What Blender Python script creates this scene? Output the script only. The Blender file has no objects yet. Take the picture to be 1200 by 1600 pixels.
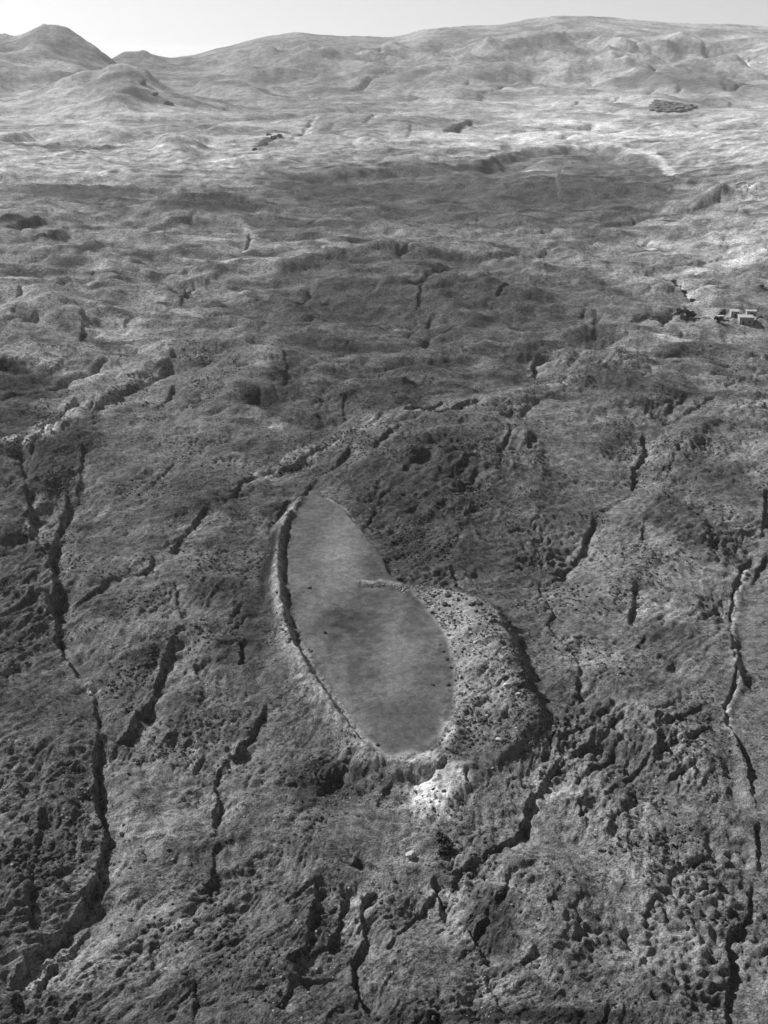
import bpy, math, random
import numpy as np

# ------------------------------------------------------------------ camera, sky, sun, exposure
CAM_H = 140.0                      # metres above the foot of the slope
PITCH = math.radians(22.5)         # looking down
F = 1716.0                         # focal length in pixels of a 1200 x 1600 picture
SUN_EL = math.radians(38.0)
SUN_DIR = np.array([-0.80, 0.60])  # towards the sun, on the ground plan (behind the scene, left)

scene = bpy.context.scene
col = scene.collection
cam_data = bpy.data.cameras.new('camera')
cam_data.sensor_fit = 'VERTICAL'
cam_data.angle = 2 * math.atan(800.0 / F)
cam_data.clip_start = 1.0
cam_data.clip_end = 60000.0
cam = bpy.data.objects.new('camera', cam_data)
col.objects.link(cam)
cam.location = (0, 0, CAM_H)
cam.rotation_euler = (math.pi / 2 - PITCH, 0, 0)
scene.camera = cam

world = bpy.data.worlds.new('World')
scene.world = world
world.use_nodes = True
wn = world.node_tree
wn.nodes.clear()
sky = wn.nodes.new('ShaderNodeTexSky')
sky.sky_type = 'NISHITA'
sky.sun_disc = False
sky.sun_elevation = SUN_EL
sky.sun_rotation = math.atan2(SUN_DIR[0], SUN_DIR[1])
sky.altitude = 1900
sky.air_density = 1.0
sky.dust_density = 3.0
bw = wn.nodes.new('ShaderNodeRGBToBW')          # black and white film
bg = wn.nodes.new('ShaderNodeBackground')
bg.inputs['Strength'].default_value = 0.058
wo = wn.nodes.new('ShaderNodeOutputWorld')
wn.links.new(sky.outputs['Color'], bw.inputs[0])
wn.links.new(bw.outputs[0], bg.inputs['Color'])
wn.links.new(bg.outputs[0], wo.inputs['Surface'])

sun_data = bpy.data.lights.new('sun', 'SUN')
sun_data.energy = 5.0
sun_data.angle = math.radians(0.5)
sun_data.color = (1, 1, 1)
sun = bpy.data.objects.new('sun', sun_data)
col.objects.link(sun)
sun.location = (-300, 300, 400)
sun.rotation_euler = (math.pi / 2 - SUN_EL, 0, math.atan2(SUN_DIR[1], SUN_DIR[0]) + math.pi / 2)

scene.view_settings.view_transform = 'Standard'
scene.view_settings.look = 'None'
scene.view_settings.exposure = 0.92
scene.view_settings.gamma = 1.0
scene.render.engine = 'CYCLES'
scene.cycles.use_denoising = True
scene.cycles.max_bounces = 3
scene.cycles.diffuse_bounces = 2
scene.cycles.volume_bounces = 0
scene.cycles.filter_width = 1.55

rng = np.random.default_rng(7)
random.seed(7)

# ------------------------------------------------------------------ noise
_perm = np.random.default_rng(3).permutation(65536).astype(np.int64)
_ga = np.random.default_rng(4).random(65536) * 2 * math.pi
_gx = np.cos(_ga).astype(np.float32)
_gy = np.sin(_ga).astype(np.float32)


def perlin(x, y, seed=0):
    x = np.asarray(x, dtype=np.float64)
    y = np.asarray(y, dtype=np.float64)
    xf = np.floor(x); yf = np.floor(y)
    xi = xf.astype(np.int64); yi = yf.astype(np.int64)
    fx = (x - xf).astype(np.float32); fy = (y - yf).astype(np.float32)
    u = fx * fx * fx * (fx * (fx * 6 - 15) + 10)
    v = fy * fy * fy * (fy * (fy * 6 - 15) + 10)

    def g(i, j, dx, dy):
        h = (_perm[(i + seed * 131) & 65535] + j * 7919) & 65535
        h = _perm[h]
        return _gx[h] * dx + _gy[h] * dy
    n00 = g(xi, yi, fx, fy); n10 = g(xi + 1, yi, fx - 1, fy)
    n01 = g(xi, yi + 1, fx, fy - 1); n11 = g(xi + 1, yi + 1, fx - 1, fy - 1)
    a = n00 + u * (n10 - n00); b = n01 + u * (n11 - n01)
    return (a + v * (b - a)) * 1.5


def fbm(x, y, wl, octaves, seed, gain=0.5, lac=2.07, ridged=False):
    s = 0; amp = 1.0; f = 1.0 / wl; tot = 0
    for o in range(octaves):
        n = perlin(x * f + 17.3 * o, y * f - 9.1 * o, seed + o)
        if ridged:
            n = 1 - 2 * np.abs(n) * 1.3
        s = s + amp * n; tot += amp
        amp *= gain; f *= lac
    return s / tot


def sstep(a, b, x):
    t = np.clip((x - a) / (b - a), 0, 1)
    return t * t * (3 - 2 * t)


# ------------------------------------------------------------------ large lie of the land
cp, sp = math.cos(PITCH), math.sin(PITCH)


def ray(px, py):
    u = (px - 600.0) / F; v = (800.0 - py) / F
    return np.array([u, cp + v * sp, -sp + v * cp])


def base_profile(Y):
    return 22 * sstep(900, 2600, Y) + 45 * sstep(2300, 4300, Y)


def bearing_px(X, Y):
    """picture column of a far ground point, a function of its bearing"""
    return 600 + F * X / (Y * cp + 95 * sp)


# crest lines of the hills: distance, depth of the front slope, depth of the back slope, (column, row of the crest)
RIDGES = [
    (5600, 2300, 1500, [(170, 88), (200, 79), (232, 82), (270, 90), (310, 85), (350, 75), (400, 60), (440, 53), (470, 50),
                        (500, 55), (530, 58), (570, 56), (610, 58), (660, 45), (730, 40), (780, 38), (820, 28), (870, 23),
                        (930, 26), (1000, 32), (1080, 37), (1200, 42), (1400, 50), (1700, 60)]),
    (3900, 1150, 900, [(-500, 70), (-200, 62), (-60, 48), (0, 50), (28, 56), (45, 47), (65, 41), (85, 45), (105, 53), (140, 68), (172, 84), (205, 108), (250, 135), (300, 165)]),
    (2750, 620, 420, [(-60, 168), (20, 155), (70, 138), (110, 124), (150, 116), (178, 108), (193, 104), (208, 114), (235, 128), (262, 137), (300, 146), (340, 158), (380, 170), (420, 185)]),
    (4300, 800, 700, [(540, 140), (600, 122), (650, 98), (690, 82), (730, 80), (770, 84), (820, 96), (860, 110)]),
    (4600, 900, 700, [(800, 135), (850, 108), (890, 82), (930, 72), (975, 76), (1030, 84), (1090, 92), (1160, 92), (1220, 100), (1400, 100)]),
    (2900, 420, 260, [(640, 178), (680, 158), (705, 148), (735, 150), (760, 163), (800, 180)]),
    (3300, 500, 300, [(290, 150), (330, 122), (370, 118), (410, 140), (450, 160)]),
    (3600, 480, 420, [(960, 140), (1000, 122), (1050, 106), (1110, 104), (1170, 112), (1220, 118), (1400, 120)]),
    (1750, 330, 260, [(230, 222), (255, 208), (280, 204), (300, 210), (330, 226)]),
]


def crest_z(D, py):
    v = (800.0 - py) / F
    t = (cp + v * sp)
    return CAM_H + D * (-sp + v * cp) / t


def far_land(X, Y):
    X = np.asarray(X, float); Y = np.asarray(Y, float)
    b = base_profile(Y)
    z = b.copy()
    m = Y > 1300
    if m.any():
        Xm, Ym = X[m], Y[m]
        px = bearing_px(Xm, Ym)
        wob = fbm(Xm, Ym, 420, 4, 40)
        px = px + np.where(Ym < 4500, 24, 5) * fbm(Xm, Ym, 260, 3, 46)
        zz = b[m]
        for k, (D, wf, wb, pts) in enumerate(RIDGES):
            p = np.array(pts, float)
            zc = np.array([crest_z(D, q) for q in p[:, 1]])
            hw_ = 4.0 if D > 4000 else 12.0        # round the crest off
            c = sum(wt * np.interp(px + o_ * hw_, p[:, 0], zc) for o_, wt in ((-1, .22), (-.5, .2), (0, .16), (.5, .2), (1, .22)))
            x0, x1 = p[0, 0], p[-1, 0]
            end = np.minimum(sstep(x0 - 5, x0 + 0.22 * (x1 - x0), px) if x0 > 0 else 1.0, sstep(x1 + 5, x1 - 0.22 * (x1 - x0), px) if x1 < 1200 else 1.0)
            if k == 0:
                end = sstep(120, 200, px)
            c = base_profile(Ym) + (c - base_profile(Ym)) * end
            dy = (Ym - D)
            w = np.where(dy < 0, wf, wb) * (1 + 0.35 * wob)
            t = np.clip(np.abs(dy) / np.maximum(w, 50), 0, 1)
            s = (1 - t) ** 1.35 * (1 - 0.12 * np.sin(t * math.pi))
            h = zz * 0 + base_profile(Ym) + (c - base_profile(Ym)) * s
            kk = 6.0
            e = np.clip(0.5 + 0.5 * (h - zz) / kk, 0, 1)
            zz = zz * (1 - e) + h * e + kk * e * (1 - e) * np.where(h > zz - kk, 1, 0) * 0.5
        z[m] = zz
    if m.any():
        hz = np.clip((z[m] - base_profile(Ym)) / 60, 0, 1)
        am = 0.35 + hz
        ff = sstep(1500, 2300, Ym) * (1 - .45 * sstep(430, 330, px) * sstep(2000, 2300, Ym) * (1 - sstep(4000, 4600, Ym)))
        z[m] += ff * (46 * am * fbm(Xm, Ym * 0.8, 520, 3, 81, ridged=True) * sstep(1500, 2600, Ym) * (1 - .9 * sstep(4600, 5400, Ym))
                      + 14 * am * fbm(Xm + .4 * Ym, Ym * .7, 130, 4, 85, gain=.55) * (1 - .8 * sstep(4700, 5500, Ym)))
    m2 = (Y > 380) & (Y < 2600)
    if m2.any():
        X2, Y2 = X[m2], Y[m2]
        a2 = X2 + 30 * fbm(X2, Y2, 120, 2, 701); b2 = Y2 + 30 * fbm(X2, Y2, 120, 2, 704)
        z[m2] += sstep(380, 620, Y2) * (1 - sstep(1700, 2600, Y2)) * (7.0 * fbm(a2, b2 * .8, 150, 3, 710, gain=.55) + 4.6 * (fbm(a2 * .7 + b2 * .4, b2 * .8, 56, 3, 716, gain=.5, ridged=True) - .2))
    m3 = (Y > 1300) & (Y < 4200)
    if m3.any():
        X3, Y3 = X[m3], Y[m3]
        a3 = X3 + 60 * fbm(X3, Y3, 260, 2, 731); b3 = Y3 + 60 * fbm(X3, Y3, 260, 2, 734)
        z[m3] += sstep(1300, 1800, Y3) * (1 - sstep(3200, 4200, Y3)) * (9 * fbm(a3, b3 * .7, 300, 3, 740, gain=.55) + 4.5 * (fbm(a3 * .6 + b3 * .5, b3 * .7 - a3 * .3, 130, 3, 746, ridged=True) - .2))
    # rising ground on the right beyond the houses
    pr = bearing_px(X, Y)
    z = z + 26 * sstep(1010, 1330, pr) * sstep(640, 1100, Y) * (1 - sstep(1500, 2600, Y))
    # whole valley tilts up a little to the left
    z = z + 10 * sstep(450, -150, pr) * sstep(420, 900, Y) * (1 - sstep(1200, 2000, Y))
    return z


_T = 60.0 * 1.022 ** np.arange(275)


def at(px, py, dz=0.0):
    """ground point seen at a picture position (dz: height of the feature above the smooth ground)"""
    d = ray(px, py)
    for step in range(2):
        if step == 0:                       # most rays land on the near slope
            ts = _T[:122]
        P = d[:, None] * ts[None, :]
        g = CAM_H + P[2] - far_land(P[0], P[1]) - dz
        if step == 0 and not (g < 0).any():
            ts = _T[120:]
            P = d[:, None] * ts[None, :]
            g = CAM_H + P[2] - far_land(P[0], P[1]) - dz
        k = int(np.argmax(g < 0)) if (g < 0).any() else len(ts) - 1
        k = max(k, 1)
        t = ts[k - 1] + (ts[k] - ts[k - 1]) * g[k - 1] / (g[k - 1] - g[k] + 1e-12)
        ts = np.linspace(ts[k - 1], ts[k], 15)
    return d[0] * t, d[1] * t


# ------------------------------------------------------------------ grid
rowsY = []
py = 1830.0
while py > 305:
    dep = PITCH + math.atan((py - 800) / F)
    rowsY.append(CAM_H / math.tan(dep))
    py -= 1.42
y = rowsY[-1]
while y < 9000:
    y *= 1.0058
    rowsY.append(y)
while y < 26000:
    y *= 1.06
    rowsY.append(y)
rowsY = np.array(rowsY)
_ext = 1.14 * (3.4 / 1.14) ** (np.arange(1, 37) / 36)
sc_ = np.concatenate([-_ext[::-1], np.linspace(-1.14, 1.14, 820), _ext])
NC = len(sc_)


def halfwidth(Y):
    return 0.35 * (Y * cp + 54) + 6


NR = len(rowsY)
Yg = np.repeat(rowsY[:, None], NC, axis=1)
Xg = sc_[None, :] * halfwidth(rowsY)[:, None]
SH = Xg.shape
X = Xg.ravel(); Y = Yg.ravel()
N = X.size
Z = far_land(X, Y)
PXB = bearing_px(X, Y)
dist = np.hypot(X, Y)

near = Y < 1500
near_i = np.nonzero(near)[0]
far_i = np.nonzero(~near)[0]

# log-polar helper space for slowly varying maps
LU = PXB / 100.0
_tabY = rowsY
_tabPy = np.array([800 - F * math.tan(PITCH - math.atan2(CAM_H - float(base_profile(np.array([q]))[0]), q)) for q in _tabY])
LV = np.interp(Y, _tabY, _tabPy) / 100.0


def to_l(px, py):
    x, y = at(px, py)
    return float(bearing_px(x, y)) / 100.0, float(np.interp(y, _tabY, _tabPy)) / 100.0


def ellipse(px, py, rx, ry, soft=0.5, ang=0.0, wob=0.35, seed=90):
    """0..1 mask of a ground patch, given by its centre and radii in the picture"""
    x0, y0 = at(px, py)
    xa, ya = at(px + rx, py)
    xb, yb = at(px, py - ry)
    RX = abs(xa - x0); RY = min(abs(yb - y0), RX * 3.0 * max(ry / rx, .3))
    m = np.zeros(N, np.float32)
    R = max(RX, RY) * 2.2
    idx = np.nonzero((np.abs(X - x0) < R) & (np.abs(Y - y0) < R))[0]
    dx = (X[idx] - x0) / RX; dy = (Y[idx] - y0) / RY
    c, s = math.cos(ang), math.sin(ang)
    ex = c * dx + s * dy; ey = -s * dx + c * dy
    r = np.sqrt(ex * ex + ey * ey)
    if wob:
        r = r * (1 + wob * fbm(X[idx], Y[idx], max(min(RX, RY) * 0.8, 1.0), 3, seed))
    m[idx] = 1 - sstep(1 - soft, 1 + soft, r)
    return m


def spline(P, n=6):
    P = np.asarray(P, float)
    if len(P) < 3:
        t = np.linspace(0, 1, n + 1)[:, None]
        return P[0] * (1 - t) + P[-1] * t
    out = []
    Q = np.vstack([2 * P[0] - P[1], P, 2 * P[-1] - P[-2]])
    for i in range(1, len(Q) - 2):
        for k in range(n):
            t = k / n
            a, b, c, d = Q[i - 1], Q[i], Q[i + 1], Q[i + 2]
            out.append(0.5 * ((2 * b) + (-a + c) * t + (2 * a - 5 * b + 4 * c - d) * t * t + (-a + 3 * b - 3 * c + d) * t ** 3))
    out.append(Q[-2])
    return np.array(out)


def poly_dist(W, margin):
    """signed distance (positive on the side turned away from the sun), place along 0..1, for nearby vertices"""
    x0, y0 = W[:, 0].min() - margin, W[:, 1].min() - margin
    x1, y1 = W[:, 0].max() + margin, W[:, 1].max() + margin
    idx = np.nonzero((X > x0) & (X < x1) & (Y > y0) & (Y < y1))[0]
    xs, ys = X[idx], Y[idx]
    best = np.full(idx.size, 1e18); sd = np.zeros(idx.size); tt = np.zeros(idx.size)
    ch = W[-1, :2] - W[0, :2]
    nrm = np.array([ch[1], -ch[0]])
    sg = 1.0 if nrm @ (-SUN_DIR) > 0 else -1.0
    n = len(W) - 1
    for k in range(n):
        a = W[k, :2]; d = W[k + 1, :2] - a
        L2 = d @ d + 1e-9
        rx = xs - a[0]; ry = ys - a[1]
        t = np.clip((rx * d[0] + ry * d[1]) / L2, 0, 1)
        ex = rx - t * d[0]; ey = ry - t * d[1]
        r2 = ex * ex + ey * ey
        cr = (rx * d[1] - ry * d[0]) * sg
        up = r2 < best
        best = np.where(up, r2, best)
        sd = np.where(up, np.sign(cr + 1e-9), sd)
        tt = np.where(up, (k + t) / n, tt)
    return idx, np.sqrt(best) * sd, tt


def world_path(pts, dz=0.0):
    return np.array([at(p[0], p[1], dz) for p in pts])


def scarp(pts, a, w, back=4.0, lip=0.25, wig=0.5, taper=0.12, seed=0, prep=None, vale=0.0):
    """an eroded bank: steep face away from the sun, then the ground climbs back gently"""
    if prep is None:
        W = spline(world_path(pts), 5)
        mar = w * (2 + back * 4)
        prep = poly_dist(W, mar)
    idx, d, t = prep
    xs, ys = X[idx], Y[idx]
    d = d + wig * (.6 + w) * (1.3 * fbm(xs, ys, 5 + w * 4, 3, 200 + seed, gain=.6) + .45 * fbm(xs, ys, max(1.5, w * .9), 2, 220 + seed))
    A = a * np.clip(0.95 + 1.3 * fbm(xs, ys, 9 + w * 4, 3, 230 + seed, gain=.6), 0.65, 1.35)
    A = A * sstep(0, taper, t) * sstep(0, taper, 1 - t)
    inside = np.where(d < 0, lip * np.exp(d / (w * 2.5)), np.where(d < w, lip + (-1 - lip) * sstep(0, 1, d / w), -np.exp(-np.maximum(d - w, 0) / (w * back))))
    Z[idx] += A * inside - vale * A * np.exp(-(d / (w * 5 + 2)) ** 2)


def ridge(pts, dz_scale=1.0, wig=0.3, seed=0):
    """a bank; every point is (column, row, height, width on the lit side, width on the shaded side)"""
    W2 = np.array([at(p[0], p[1], p[2] * dz_scale) for p in pts])
    P = np.hstack([W2, np.array(pts, float)[:, 2:5]])
    S = spline(P, 6)
    mar = S[:, 3:5].max() * 3
    idx, d, t = poly_dist(S, mar)
    u = t * (len(S) - 1)
    ks = np.arange(len(S))
    a = np.interp(u, ks, S[:, 2]); wl = np.interp(u, ks, S[:, 3]); wr = np.interp(u, ks, S[:, 4])
    xs, ys = X[idx], Y[idx]
    d = d + wig * np.minimum(wl, wr) * fbm(xs, ys, 5.0, 3, 260 + seed)
    q = np.where(d < 0, -d / np.maximum(wl, .1), d / np.maximum(wr, .1))
    Z[idx] += a * np.exp(-q ** 2) * sstep(0, 0.05, t) * sstep(0, 0.05, 1 - t)


def mound(px, py, rx, ry, a, ang=0, soft=0.75, wob=0.25, seed=95):
    m = ellipse(px, py, rx, ry, soft, ang, wob, seed)
    Z[:] += a * m


def in_poly(P, soft):
    """1 inside a ground polygon, falling to 0 across soft metres"""
    x0, y0 = P.min(0) - soft * 2; x1, y1 = P.max(0) + soft * 2
    idx = np.nonzero((X > x0) & (X < x1) & (Y > y0) & (Y < y1))[0]
    xs, ys = X[idx], Y[idx]
    ins = np.zeros(idx.size, bool); best = np.full(idx.size, 1e18)
    n = len(P)
    for k in range(n):
        a = P[k]; b = P[(k + 1) % n]
        c = ((a[1] > ys) != (b[1] > ys)) & (xs < (b[0] - a[0]) * (ys - a[1]) / (b[1] - a[1] + 1e-12) + a[0])
        ins ^= c
        d = b - a; L2 = d @ d + 1e-9
        t = np.clip(((xs - a[0]) * d[0] + (ys - a[1]) * d[1]) / L2, 0, 1)
        best = np.minimum(best, (xs - a[0] - t * d[0]) ** 2 + (ys - a[1] - t * d[1]) ** 2)
    sd = np.sqrt(best) * np.where(ins, 1, -1)
    m = np.zeros(N, np.float32)
    m[idx] = sstep(-soft, soft, sd)
    return m


# ------------------------------------------------------------------ outlines of the boat-shaped formation
FLOOR_PX = [(484, 770), (467, 796), (455, 830), (450, 870), (452, 915), (460, 960), (476, 1008), (504, 1056), (535, 1104), (562, 1145),
            (590, 1178), (620, 1192), (650, 1186), (680, 1170), (698, 1140), (710, 1090), (706, 1040), (694, 1000), (670, 965), (640, 932),
            (612, 906), (590, 868), (566, 840), (536, 806), (508, 784), (492, 772)]
FLOOR = spline(world_path(FLOOR_PX + [FLOOR_PX[0]]), 4)[:-1]
floor_m = in_poly(FLOOR, 0.9)
RIM_PX = [(622, 918), (660, 918), (715, 922), (755, 940), (785, 965), (808, 1010), (828, 1075), (848, 1110), (845, 1140), (810, 1175), (760, 1215), (722, 1250),
          (700, 1272), (655, 1262), (648, 1240), (690, 1200), (705, 1150), (712, 1090), (706, 1040), (694, 1000), (670, 965), (640, 932)]
RIM = spline(world_path(RIM_PX + [RIM_PX[0]]), 3)[:-1]
rim_m = in_poly(RIM, 1.2)

# ------------------------------------------------------------------ roughness of the ground (1 = ordinary tussocky slope)
rough = np.ones(N, np.float32)
rough *= (1 - 0.93 * floor_m)


def set_rough(px, py, rx, ry, v, ang=0, soft=0.5):
    global rough
    m = ellipse(px, py, rx, ry, soft, ang, 0.4, 71)
    rough = rough * (1 - m) + v * m


for a in [(1185, 1150, 38, 330, .25), (1230, 1000, 70, 160, .2), (400, 980, 26, 70, .35), (415, 1060, 30, 50, .4), (690, 1500, 40, 60, .5),
          (110, 1100, 40, 20, .7), (170, 880, 70, 80, .55), (215, 1290, 60, 120, .7), (560, 1260, 40, 40, .6), (640, 1320, 50, 50, .5),
          (870, 730, 70, 60, .55), (930, 860, 50, 60, .7), (950, 960, 50, 60, .7), (1080, 860, 90, 90, .75), (860, 1060, 40, 50, .6),
          (1060, 620, 90, 40, .8), (540, 540, 120, 60, .5), (740, 560, 120, 40, .5), (880, 480, 120, 50, .6), (1110, 400, 120, 90, .35),
          (90, 470, 60, 40, .6), (200, 560, 60, 30, .6), (240, 700, 60, 40, .7), (100, 420, 90, 30, .8),
          (690, 770, 110, 65, 1.5), (660, 850, 60, 50, 1.5), (800, 720, 40, 50, 1.4), (80, 1330, 70, 130, 1.35), (40, 950, 45, 90, 1.5),
          (40, 1200, 60, 60, 1.5), (1010, 1190, 100, 75, 1.45), (940, 1270, 70, 50, 1.6), (990, 1400, 110, 80, .8), (1090, 1450, 60, 80, .7), (740, 1420, 40, 80, 1.15), (850, 1480, 90, 60, .7),
          (90, 710, 60, 60, 1.4), (500, 1220, 60, 40, 1.5), (90, 1530, 60, 60, 1.4), (480, 1420, 60, 90, 1.15), (870, 1180, 40, 40, 1.4)]:
    set_rough(*a)
MEADOW_PX = [(1142, 1090), (1150, 1180), (1170, 1300), (1174, 1385), (1215, 1385), (1330, 1100), (1280, 800), (1215, 740), (1190, 850), (1160, 920), (1149, 1000), (1160, 1060)]
meadow_m = in_poly(spline(world_path(MEADOW_PX + [MEADOW_PX[0]]), 3)[:-1], 1.2)
rough = np.maximum(rough, 0.05) * (1 - 0.2 * rim_m)
rough = rough * (1 - meadow_m) + .1 * meadow_m
rough = rough * (1 - 0.93 * floor_m) + 0.05 * floor_m

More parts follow.
